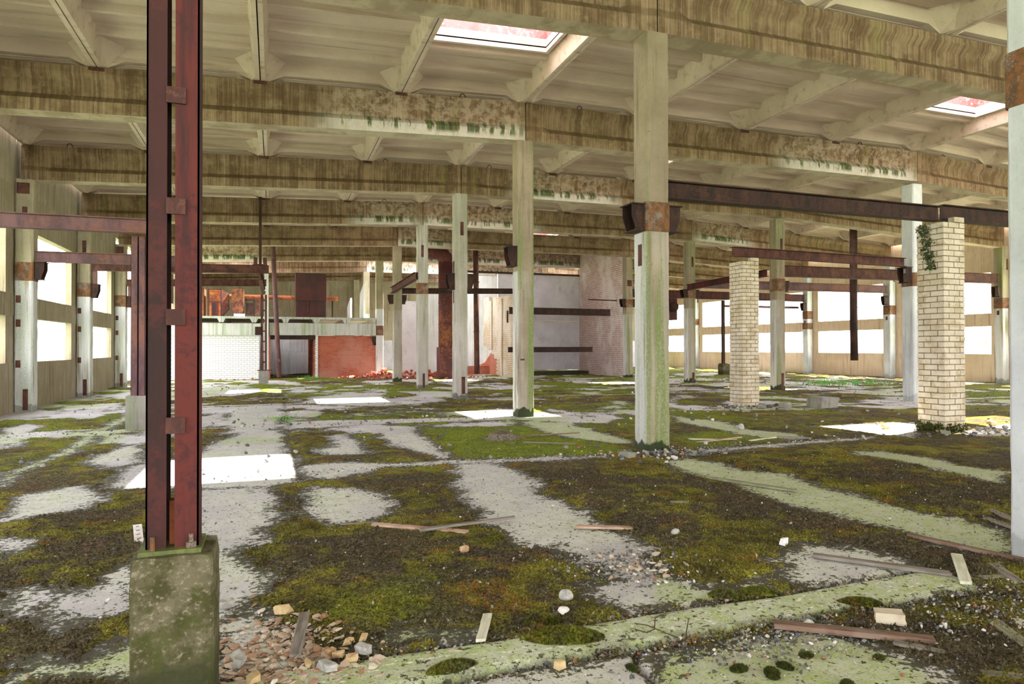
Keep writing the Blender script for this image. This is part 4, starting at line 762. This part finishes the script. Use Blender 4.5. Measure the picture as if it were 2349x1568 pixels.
tag(MB().box(-6.35, -6.05, 36.05, 36.35, 0, 2.42).build('door_jamb', 'red_brick', None, (-6.2, 36.2, 0)), 'rough red brick jamb beside the white post', 'jamb')
tag(MB().box(-6.36, -6.14, 35.5, 35.72, 0, 6.35).build('white_post', 'white_panel', None, (-6.25, 35.6, 0)), 'slim whitewashed concrete post right behind the far laced post', 'post')
tag(MB().box(-12.2, -6.4, 35.75, 36.0, 2.43, 3.08).build('lintel_beam', 'mezzanine_concrete', None, (-9.3, 35.9, 2.43)), 'pale concrete lintel above the whitewashed brick wall', 'lintel', None, 'thing')
tag(MB().box(-6.1, -.23, 35.75, 36.0, 2.45, 3.12).build('lintel_beam', 'mezzanine_concrete', None, (-3.2, 35.9, 2.45)), 'pale concrete lintel with green stain above the red brick wall', 'lintel', None, 'thing')
for i in range(7):
    x0 = -11.85+i*1.655; mb = MB()
    mb.prism([(x0, 3.13), (x0+.1, 3.13), (x0+.2, 3.34), (x0+1.44, 3.34), (x0+1.54, 3.13), (x0+1.64, 3.13), (x0+1.64, 3.46), (x0, 3.46)], 'y', 35.72, 41.5)
    tag(mb.build('deck_slab', 'mezzanine_concrete', None, (x0, 35.72, 3.13)), f'ribbed deck slab above the far lintels, {ORD[i]} from the left', 'slab', 'deck slabs', 'thing')
for j, (z0, z1) in enumerate(((.02, 1.45), (1.47, 2.9))): tag(MB().box(-7.5, -2.0, 43.0, 43.2, z0, z1).build('concrete_partition', 'white_panel', None, (-4.7, 43, z0)), ('lower' if j == 0 else 'upper')+' grey concrete panel seen through the dark doorway', 'partition')
def cabinet(x0, x1, y0, y1, z0, z1, label, mat, door):
    t = thing('air_handler', label, 'machine', ((x0+x1)/2, y0, z0)); MB().box(x0, x1, y0, y1, z0, z1).build('casing', mat, t)
    mb = MB(); e = .035
    for a in (x0, x1-e): mb.box(a, a+e, y0-.02, y0, z0, z1)
    mb.box(x0, x1, y0-.02, y0, z1-e, z1); mb.box(x0, x1, y0-.02, y0, z0+(z1-z0)*.55, z0+(z1-z0)*.55+.03); mb.build('frame', 'dark_steel', t)
    MB().box(x0+.17, x1-.17, y0-.03, y0-.002, z0+.12, z0+(z1-z0)*.53).build('door', door, t); return t
cabinet(-10.5, -9.6, 38, 39.3, 3.46, 5.12, 'left orange-rusted machine cabinet on the far deck', 'orange_rust', 'orange_rust')
t = cabinet(-9.38, -8.7, 38, 39.2, 3.46, 5.1, 'right orange-rusted machine cabinet with a tapered side hood', 'orange_rust', 'red_primer')
MB().loft([[(-8.7, 38, 3.55), (-8.7, 39.2, 3.55), (-8.7, 39.2, 5.1), (-8.7, 38, 5.1)], [(-8.33, 38.25, 4.0), (-8.33, 38.95, 4.0), (-8.33, 38.95, 4.9), (-8.33, 38.25, 4.9)]]).build('hood', 'duct_rust', t)
t = thing('blower', 'brown rusted blower casing on the far deck', 'machine', (-7.85, 38, 3.46))
MB().prism([(-8.16, 5.16), (-8.18, 4.2), (-8.05, 3.72), (-7.6, 3.72), (-7.52, 3.9), (-7.52, 5.16)], 'y', 38, 38.9).build('casing', 'duct_rust', t); MB().box(-8.05, -7.45, 38.1, 38.8, 3.46, 3.72).build('plinth', 'white_panel', t)
t = thing('motor_frame', 'dark motor frame beside the brown blower', 'machine', (-7.2, 38.2, 3.46))
MB().box(-7.4, -6.95, 38.2, 38.8, 3.7, 4.35).build('motor', 'dark_steel', t); MB().box(-7.42, -7.36, 38.15, 38.2, 3.46, 4.55).build('leg', 'dark_steel', t); MB().box(-6.98, -6.92, 38.15, 38.2, 3.46, 4.55).build('leg', 'dark_steel', t); MB().box(-7.42, -6.92, 38.15, 38.2, 4.5, 4.56).build('crossbar', 'dark_steel', t)
MB().prism([(-6.9, 3.46), (-6.72, 3.46), (-6.62, 4.6), (-6.84, 4.6)], 'y', 38.1, 38.5).build('guard', 'duct_rust', t)
t = thing('steel_hopper', 'tall dark rusted steel box standing on the far deck', 'hopper', (-3.76, 38, 3.46))
MB().box(-4.65, -2.88, 38, 39.4, 4.55, 6.2).build('upper_box', 'dark_primer', t); MB().box(-4.62, -2.9, 38.05, 39.35, 3.46, 4.54).build('lower_box', 'dark_primer', t); MB().box(-4.0, -3.9, 38.0, 38.06, 3.75, 4.5).build('handle_bar', 'dark_steel', t)
tag(MB().tube([(-8.4, 40.2, 4.85), (-2.0, 40.2, 4.85)], .14, 12).build('orange_pipe', 'orange_rust', None, (-8.4, 40.2, 4.85)), 'horizontal orange pipe behind the machines on the far deck', 'pipe')
for x in (-7.9, -2.4): tag(MB().box(x, x+.1, 40.15, 40.25, 3.46, 4.72).build('pipe_stand', 'dark_steel', None, (x, 40.2, 3.46)), f'thin stand under the {"left" if x < -5 else "right"} end of the orange pipe', 'stand')
for x, y, z1, l, mt in ((-1.15, 41, 5.0, 'small cream partition panel on the far deck', 'white_panel'), (-.62, 38.4, 5.7, 'tall light partition panel just left of the tan end column', 'mezzanine_concrete')):
    tag(MB().prism([(y, 3.46), (y+2.0, 3.46), (y+2.0, z1-.5), (y, z1)], 'x', x, x+.12).build('deck_partition', mt, None, (x, y, 3.46)), l, 'partition')
for x0, x1, y, z0, z1, l, mt in ((1.3, 2.6, 38, 0, 4.66, 'grey concrete partition panel left of the big rusty duct', 'grey_panel'), (3.2, 3.98, 37.6, 0, 5.1, 'white concrete partition panel right behind the big rusty duct', 'white_panel'), (4.75, 5.75, 37.4, .5, 5.5, 'white concrete partition panel behind the slim rusty pipe', 'white_panel'), (5.6, 9.2, 39.6, 0, 6.6, 'bright white wall panel above the tan brick wall', 'white_panel')):
    tag(MB().box(x0, x1, y, y+.18, z0, z1).build('concrete_partition', mt, None, (x0, y, z0)), l, 'partition')
for z0, z1, l in ((.3, 3.40, 'lower'), (3.45, 6.35, 'upper')): tag(MB().box(7.4, 13.05, 36.0, 36.2, z0, z1).build('concrete_partition', 'grey_panel', None, (10, 36, z0)), f'{l} lilac-grey panel closing the brick-sided recess', 'partition')
tag(MB().box(5.4, 13.0, 35.9, 36.0, 6.36, 6.48).build('steel_rail', 'dark_steel', None, (9, 36, 6.36)), 'thin rusty rail along the top of the lilac-grey panels', 'rail')
tag(MB().box(7.45, 13.0, 34.6, 36.0, 0, .24).build('concrete_ledge', 'block_concrete', None, (10, 35, 0)), 'low mossy ledge at the foot of the lilac-grey panels', 'ledge')
tag(MB().box(12.98, 13.25, 30.2, 35.95, 0, 7.85).build('brick_wall', 'pink_brick', None, (13.1, 33, 0)), 'tall whitish brick wall at the right side of the recess', 'wall', None, 'thing')
steps = [(38.4, 5.0), (37.3, 5.0), (37.2, 4.7), (36.5, 4.7), (36.45, 4.85), (31.2, 4.75)]
pr = [(31.2, 0), (35.6, 0)]; z = 0.0
for k in range(9): pr += [(35.6+.14*(k % 2), z), (35.6+.14*(k % 2), z+.113)]; z += .113
pr += [(36.2, 1.05), (36.2, 1.3), (36.7, 1.3), (36.7, 1.55), (37.4, 1.55), (37.4, 1.8), (38.4, 1.8)]+steps
tag(MB().prism(pr, 'x', 7.18, 7.42).build('brick_wall', 'tan_brick', None, (7.3, 34, 0)), 'tan brick wall with a torn stepped edge left of the recess', 'wall', None, 'thing')
for y in (34.6, 36.6): tag(MB().box(7.10, 7.19, y-.12, y+.12, .0 if y < 35 else 1.6, 4.7).build('brick_pier', 'tan_brick', None, (7.15, y, 0)), ('near' if y < 35 else 'far')+' vertical brick strip on the tan brick wall', 'pier', None, 'thing')
tag(MB().prism([(39.5, 0), (39.5, .55), (38.2, .75), (37.5, 1.1), (36.9, 1.4), (36.1, 1.3), (35.65, 1.05), (35.65, 0)], 'x', 7.2, 7.4).build('brick_wall', 'red_brick', None, (7.3, 37, 0)), 'low broken red brick wall below the tan brick wall', 'wall', None, 'thing')
tag(MB().box(4.2, 7.2, 37.2, 37.45, 0, .55).build('brick_wall', 'red_brick', None, (5.7, 37.3, 0)), 'low red brick stub behind the slim rusty pipe', 'wall', None, 'thing')
tag(MB().box(7.12, 7.18, 33.5, 33.62, 3.2, 3.9).build('wall_hook', 'dark_steel', None, (7.15, 33.5, 3.2)), 'small black iron fixture on the tan brick wall', 'hook')
t = thing('outdoor_frame', 'faint red pipe frame standing outside beyond the right window', 'frame', (60, 40.5, -.35))
for y in (39.6, 42.2): MB().box(59.9, 60.1, y-.1, y+.1, -.35, 4.2).build('post', 'skylight_red', t)
MB().box(59.9, 60.1, 39.3, 44.5, 4.0, 4.2).build('crossbar', 'skylight_red', t); MB().box(60, 63, 39.0, 40.3, 5.2, 9.5).build('tank', 'skylight_red', t)
# ---------------------------------------------------------------- things lying on the floor
def plank(p, q, wd, th, mat, label, z=.012, dz=0.0, name='plank', seed=0):
    r = random.Random(seed+int(abs(p[0])*1000)); p = Vector((*p, z)); q = Vector((*q, z+dz)); d = q-p; L = d.length; mb = MB(); n = 6
    rings = []
    for k in range(n+1):
        f = k/n; wl = wd/2*(1+r.uniform(-.06, .06)); x = f*L; e = wd*.25
        rings.append([(x+(r.uniform(-e, e) if k in (0, n) else 0), -wl, 0), (x+(r.uniform(-e, e) if k in (0, n) else 0), wl, 0), (x+(r.uniform(-e, e) if k in (0, n) else 0), wl, th), (x+(r.uniform(-e, e) if k in (0, n) else 0), -wl, th)])
    mb.loft(rings); o = mb.build(name, mat); o.location = p; o.rotation_mode = 'QUATERNION'; o.rotation_quaternion = d.to_track_quat('X', 'Z')
    return tag(o, label, 'plank', 'loose boards and sticks')
plank((-4.97, 2.88), (-4.2, 2.31), .07, .022, 'wood_pink', 'pinkish broken board crossed by a grey stick on the moss', .022)
plank((-4.62, 2.44), (-3.63, 2.64), .05, .02, 'wood_grey', 'grey weathered stick lying across the pinkish board', .05, -.02)
plank((-3.18, 2.17), (-2.72, 1.94), .07, .02, 'wood_pink', 'short pale pink board at the edge of the bare centre strip', .016)
plank((-.62, 3.87), (-.08, 2.69), .07, .025, 'wood_green', 'long greyish green board on the pale diagonal strip', .012)
plank((-4.75, .13), (-4.6, .47), .055, .018, 'wood_pale', 'pale green-white board bridging the gravel joint', .02)
plank((-1.22, -.16), (-.72, .28), .075, .02, 'wood_pale', 'white-green board leaning over the end of the mossy strip', .02, .02)
plank((-3.01, -.26), (-2.3, -.76), .075, .03, 'wood_brown', 'long dark brown beam piece in the right foreground', .015)
plank((-2.52, -.68), (-2.35, -.91), .05, .016, 'wood_grey', 'thin grey splinter behind the end of the dark brown beam piece', .012)
plank((-1.75, .72), (-1.14, .02), .07, .025, 'wood_grey', 'long grey board running to the end of the mossy strip', .015)
plank((-.5, .9), (-.25, -.1), .07, .025, 'wood_brown', 'long brown board touching the foot of the pale right-edge column', .012)
plank((-.63, .05), (-.86, -.28), .07, .02, 'wood_grey', 'dark short board between the white-green board and the right edge', .02)
plank((-1.70, -.68), (-1.88, -1.0), .075, .02, 'wood_green', 'greenish board at the lower right edge', .014)
plank((-1.55, -.72), (-1.7, -.98), .06, .02, 'wood_pale', 'pale board end cut by the lower right edge', .016)
plank((1.08, 1.26), (.86, .8), .09, .025, 'wood_grey', 'grey board left of the pale right-edge column, upper one', .015)
plank((.75, 1.07), (.62, .68), .07, .02, 'wood_grey', 'grey board left of the pale right-edge column, lower one', .012)
plank((-5.76, .25), (-5.69, .79), .06, .02, 'wood_grey', 'dark grey board on the tan brick flakes beside the block', .045, .01)
plank((-2.42, -1.12), (-2.2, -1.25), .06, .02, 'wood_grey', 'short grey board at the very bottom right', .012)
plank((-1.10, -.10), (-.72, -.17), .06, .025, 'wood_green', 'green-stained board under the foot of the white-green board', .008)
plank((-5.27, 3.02), (-4.95, 2.98), .02, .012, 'wood_grey', 'thin grey twig left of the pinkish board', .02, 0, 'stick')
plank((1.31, 6.87), (2.06, 6.47), .06, .02, 'wood_pale', 'light lath beyond the nearest complete column, first of the scatter', .02, 0, 'stick')
plank((1.2, 6.44), (2.29, 6.63), .05, .02, 'wood_pink', 'reddish lath crossing the light lath beyond the nearest complete column', .02, .02, 'stick')
plank((2.21, 6.3), (2.97, 6.5), .05, .02, 'wood_pale', 'pale lath in the middle of the lath scatter', .02, 0, 'stick')
plank((3.06, 6.6), (3.49, 6.18), .06, .02, 'wood_grey', 'grey lath at the right end of the lath scatter', .02, 0, 'stick')
plank((-1.51, 8.25), (-.24, 8.24), .03, .02, 'wood_brown', 'thin dark stick right of the straw heap', .03, .01, 'stick')
plank((-1.7, 7.53), (-.92, 7.01), .025, .015, 'wood_grey', 'thin stick in front of the straw heap', .03, 0, 'stick')
plank((-1.8, 2.70), (-1.62, 2.62), .05, .02, 'wood_green', 'little green chip of wood on the brown moss', .02, 0, 'stick')
plank((-1.66, -.6), (-1.45, -.66), .03, .012, 'wood_grey', 'thin bent twig near the lower right corner', .02, 0, 'stick')
plank((-2.9, -.28), (-2.78, -.33), .015, .010, 'wood_pink', 'small reddish splinter beside the dark brown beam piece', .015, 0, 'stick')
import bmesh
def rock(name, x, y, sx, sy, sz, mat, label, cat, seed, z=0.0, rot=0, blocky=0.0, group=None):
    bm = bmesh.new()
    if blocky: 
        rr = random.Random(seed+99)
        for a_ in (-1, 1):
            for b_ in (-1, 1):
                for c_ in (-1, 1):
                    bm.verts.new((a_*rr.uniform(1-blocky, 1), b_*rr.uniform(1-blocky, 1), c_*rr.uniform(1-blocky, 1)))
                    if rr.random() < .7: bm.verts.new((a_*rr.uniform(.6, 1), b_*rr.uniform(.3, .9), c_*rr.uniform(.5, 1)))
        bmesh.ops.convex_hull(bm, input=bm.verts)
        for v in [v for v in bm.verts if not v.link_faces]: bm.verts.remove(v)
        bmesh.ops.subdivide_edges(bm, edges=bm.edges, cuts=2, use_grid_fill=True)
    else: bmesh.ops.create_icosphere(bm, subdivisions=3, radius=1)
    r = random.Random(seed); of = r.uniform(0, 50)
    import mathutils
    for v in bm.verts:
        n = mathutils.noise.noise(v.co*1.1+Vector((of, of, of))); n2 = mathutils.noise.noise(v.co*2.9+Vector((of, 0, of)))
        v.co *= 1+(.22*n+.08*n2)*(.45 if blocky else 1.0)
        v.co.x *= sx; v.co.y *= sy; v.co.z = (v.co.z+.82)*sz
    me = bpy.data.meshes.new(name); bm.to_mesh(me); bm.free(); me.materials.append(M[mat])
    if not blocky: me.polygons.foreach_set('use_smooth', [True]*len(me.polygons))
    o = bpy.data.objects.new(name, me); C.objects.link(o); o.location = (x, y, z); o.rotation_euler = (r.uniform(-.1, .1), r.uniform(-.1, .1), rot or r.uniform(0, 3))
    return tag(o, label, cat, group)
ST = 'loose stones'
rock('stone', -4.01, .58, .055, .045, .040, 'stone_grey', 'round grey-tan cobble on the moss above the green cushion', 'stone', 1, .004, .4, 0, ST)
rock('stone', -4.12, .38, .045, .033, .026, 'stone_white', 'flat pale stone between the cobble and the green cushion', 'stone', 2, .0, .5, 0, ST)
rock('stone', -4.38, 1.8, .04, .035, .04, 'stone_yellow', 'pale orange stone chip below the crossed boards', 'stone', 3, .008, .5, .8, ST)
rock('stone', -2.43, 1.66, .05, .035, .03, 'stone_grey', 'smooth grey stone right of the short pink board', 'stone', 4, .008, .5, 0, ST)
rock('stone', -1.72, 1.09, .06, .03, .035, 'stone_white', 'white crumpled lump on the moss edge near the grey bare patch', 'stone', 5, .006, .5, .9, ST)
rock('stone', -2.80, -.33, .035, .03, .03, 'stone_grey', 'mottled grey stone at the left end of the dark brown beam piece', 'stone', 6, .0, .5, 0, ST)
rock('stone', -2.05, -.62, .05, .03, .02, 'stone_white', 'white flat crust lying right of the cream brick piece', 'stone', 7, .005, .5, .9, ST)
rock('stone', 3.3, 7.9, .085, .07, .065, 'stone_grey', 'grey stone before the smaller brick pillar', 'stone', 8, 0, .5, 0, ST)
rock('brick_piece', -2.30, -.46, .085, .05, .042, 'cream_brick', 'cream half brick lying on moss in the right foreground', 'brick', 9, .01, -.7, .14)
rock('brick_piece', -4.43, -.27, .032, .026, .03, 'stone_yellow', 'orange-tan brick chip in the lower gravel joint', 'brick', 10, -.01, .3, .5)
rock('concrete_block', 8.8, 11.25, .40, .24, .17, 'plain_block', 'grey concrete block lying on the floor between the two brick pillars', 'block', 12, 0, .18, .06)
for i, (x, y, s, m_, l) in enumerate([(-5.81, .97, .05, 'stone_yellow', 'large tan brick lump behind the flakes'), (-6.17, 1.22, .045, 'stone_grey', 'mossy upright brick shard right of the block'), (-5.46, .39, .03, 'stone_yellow', 'yellow brick chunk, left of the pair by the mossy strip'), (-5.38, .41, .03, 'stone_yellow', 'yellow brick chunk, right of the pair by the mossy strip'), (-5.70, .19, .026, 'stone_yellow', 'yellow brick cube at the foot of the dark grey board'), (-5.61, .10, .05, 'stone_grey', 'greenish grey flat stone right of the yellow cube'), (-5.40, .25, .04, 'stone_grey', 'pale green flat stone beside the yellow chunks'), (-5.53, .24, .03, 'stone_yellow', 'splintered ochre chunk in the middle of the chunk heap'), (-5.47, .17, .03, 'stone_yellow', 'rounded ochre chunk at the front of the chunk heap'), (-5.57, .30, .026, 'stone_yellow', 'small ochre wedge behind the chunk heap'), (-5.97, .10, .04, 'stone_yellow', 'tan brick lump at the bottom edge near the block'), (-6.04, .33, .04, 'stone_grey', 'dark clod against the right side of the block')]):
    rock('brick_chunk', x, y, s*1.25, s*.8, s*.62, m_, l, 'brick', 20+i, .012, .4*i, .62, 'brick chunks')
for i, (x, y, s, l) in enumerate([(7.0, 11.6, .12, 'broken brick heap piece left of the pillar foot'), (7.7, 11.5, .14, 'grey rubble lump left of the concrete block'), (8.0, 11.8, .12, 'grey rubble lump behind the concrete block'), (7.25, 10.9, .09, 'flat rubble piece before the smaller brick pillar'), (8.9, 6.6, .08, 'orange brick piece right of the larger brick pillar'), (6.15, 6.9, .07, 'brick bit in the sun patch left of the larger brick pillar'), (-.75, 5.5, .10, 'grey lump left of the nearest complete column'), (6.42, 5.78, .08, 'mossy rubble clod at the foot of the larger brick pillar')]):
    rock('rubble_piece', x, y, s*1.3, s, s*.7, 'plain_block' if i not in (4, 5) else 'stone_yellow', l, 'rubble', 50+i, 0, .3*i, .5, 'rubble pieces')
def cushion(cx, cy, rx, ry, h, rot, label, seed, mat='moss'):
    n = 36; m_ = 12; V = [(0, 0, h)]; F_ = []
    r = random.Random(seed); ph = [r.uniform(0, 6.28) for _ in range(4)]
    for j in range(1, m_+1):
        for i in range(n):
            a = 2*math.pi*i/n; f = j/m_; rr = f*(1+.10*math.sin(2*a+ph[0])+.07*math.sin(3*a+ph[1])+.05*math.sin(7*a+ph[2]))
            V.append((rx*rr*math.cos(a)+r.uniform(-.003, .003), ry*rr*math.sin(a)+r.uniform(-.003, .003), h*(1-f**2.6)+r.uniform(-.006, .006) - .004*(j == m_)))
    for i in range(n): F_.append((0, 1+i, 1+(i+1) % n))
    for j in range(m_-1):
        for i in range(n): a = 1+j*n+i; b = 1+j*n+(i+1) % n; F_.append((a, a+n, b+n, b))
    mb = MB().add(V, F_)
    for _ in range(int(9000*rx*ry/.02)):
        a = r.uniform(0, 6.28); f = math.sqrt(r.random()); x, y = rx*f*math.cos(a), ry*f*math.sin(a); z = h*(1-f**2.6); wv = .003; hh = r.uniform(.008, .018); t2 = r.uniform(0, 3.14)
        ox, oy = x/rx*.008+r.gauss(0, .004), y/ry*.008+r.gauss(0, .004)
        mb.add([(x-wv*math.cos(t2), y-wv*math.sin(t2), z-.004), (x+wv*math.cos(t2), y+wv*math.sin(t2), z-.004), (x+ox, y+oy, z+hh)], [(0, 1, 2)])
    me = bpy.data.meshes.new('moss_cushion'); me.from_pydata(mb.v, [], mb.f); me.materials.append(M[mat]); at = me.attributes.new('bright', 'FLOAT', 'POINT'); at.data.foreach_set('value', [.42+.2*math.sin(v[0]*40) for v in mb.v])
    me.polygons.foreach_set('use_smooth', [True]*len(me.polygons))
    o = bpy.data.objects.new('moss_cushion', me); C.objects.link(o); o.location = (cx, cy, .005); o.rotation_euler = (0, 0, rot); tag(o, label, 'moss', 'moss cushions')
cushion(-4.27, .04, .24, .10, .055, -.32, 'biggest bright moss cushion sitting on the pale foundation strip', 1)
cushion(-4.30, .30, .13, .05, .04, -.2, 'smaller green moss cushion just behind the biggest one', 2)
cushion(-4.98, -.10, .14, .045, .04, .1, 'dark green moss cushion at the bottom edge, on the lower joint', 3)
cushion(-2.95, .26, .12, .06, .04, -.5, 'moss cushion at the upper joint, right of the centre', 4)
cushion(-2.7, .24, .13, .05, .035, -.4, 'moss cushion at the upper joint beside black gravel', 5)
cushion(-2.2, -.15, .14, .04, .035, -.5, 'rusty green moss cushion on the lower lip of the pale strip', 6)
cushion(-4.05, 2.05, .10, .07, .03, 0, 'small moss cushion by the middle of the bare strip', 7)
for i, (x, y, s) in enumerate([(-3.55, -.62, .05), (-3.42, -.72, .06), (-3.30, -.68, .045), (-3.1, -.62, .04), (-3.62, -.85, .06), (-4.08, -.42, .035), (-2.75, -.78, .03), (-3.15, -.95, .05), (-3.4, -1.0, .06)]):
    cushion(x, y, s, s*.6, .015, i, f'small black-green moss tuft on the bottom right slab, {ORD[i] if i < 8 else "last"} from the gravel joint', 30+i, 'moss_dark')
nst = MB(); r_ = random.Random(4)
for _ in range(700):
    a = r_.uniform(0, 6.28); q = r_.random(); x, y = -1.9+.36*q*math.cos(a), 8.1+.3*q*math.sin(a); z = .16*(1-q)+.03*r_.random(); b = r_.uniform(0, 6.28); l = r_.uniform(.03, .12)
    nst.add([(x, y, z), (x+.008, y, z+.012), (x+l*math.cos(b), y+l*math.sin(b), z+r_.uniform(-.02, .05))], [(0, 1, 2)])
nst.loft([[(-1.9+.36*math.cos(2*math.pi*i/14), 8.1+.3*math.sin(2*math.pi*i/14), 0) for i in range(14)], [(-1.9+.2*math.cos(2*math.pi*i/14), 8.1+.15*math.sin(2*math.pi*i/14), .13) for i in range(14)]])
tag(nst.build('straw_heap', 'nest_straw', None, (-1.9, 8.1, 0)), 'little heap of dry grey straw in the bright green moss', 'heap', None, 'thing')
mb = MB(); Lp = .5; d = Vector((-.2, .98, .12)).normalized(); s = Vector((.98, .2, 0)); o0 = Vector((-6.96, 2.95, .02))
nh = 5; wv, hl = .036, .014
for k in range(nh):
    a, b = Lp*k/nh, Lp*(k+1)/nh; c = (a+b)/2
    for u0, u1, v0, v1 in ((a, c-hl, -wv, wv), (c+hl, b, -wv, wv), (c-hl, c+hl, -wv, -hl), (c-hl, c+hl, hl, wv)):
        q = [o0+d*u+s*v for u, v in ((u0, v0), (u0, v1), (u1, v1), (u1, v0))]; up = Vector((0, 0, .004)); mb.add(q+[p+up for p in q], [(3,2,1,0),(4,5,6,7),(0,1,5,4),(1,2,6,5),(2,3,7,6),(3,0,4,7)])
tag(mb.build('perforated_strip', 'plain_white_strip', None, o0), 'white perforated metal strip lying left of the near steel post', 'strip')
tag(MB().tube([(-3.619, -0.217, 0.006), (-3.700, -0.142, 0.031), (-3.774, -0.068, 0.056), (-3.836, -0.031, 0.062), (-3.855, -0.068, 0.043), (-3.799, -0.105, 0.031), (-3.737, -0.093, 0.037), (-3.712, -0.056, 0.062), (-3.700, -0.043, 0.081)], .0035, 6).build('bent_wire', 'wire_dark', None, (-3.619, -0.217, 0.006)), 'looped rusty wire rising from the lower gravel joint', 'wire')
tag(MB().tube([(-3.601, -0.223, 0.006), (-3.588, -0.198, 0.037), (-3.551, -0.155, 0.050), (-3.539, -0.155, 0.099)], .0035, 6).build('bent_wire', 'wire_dark', None, (-3.601, -0.223, 0.006)), 'short upright bent wire right of the looped one', 'wire')
bpy.context.view_layer.update()
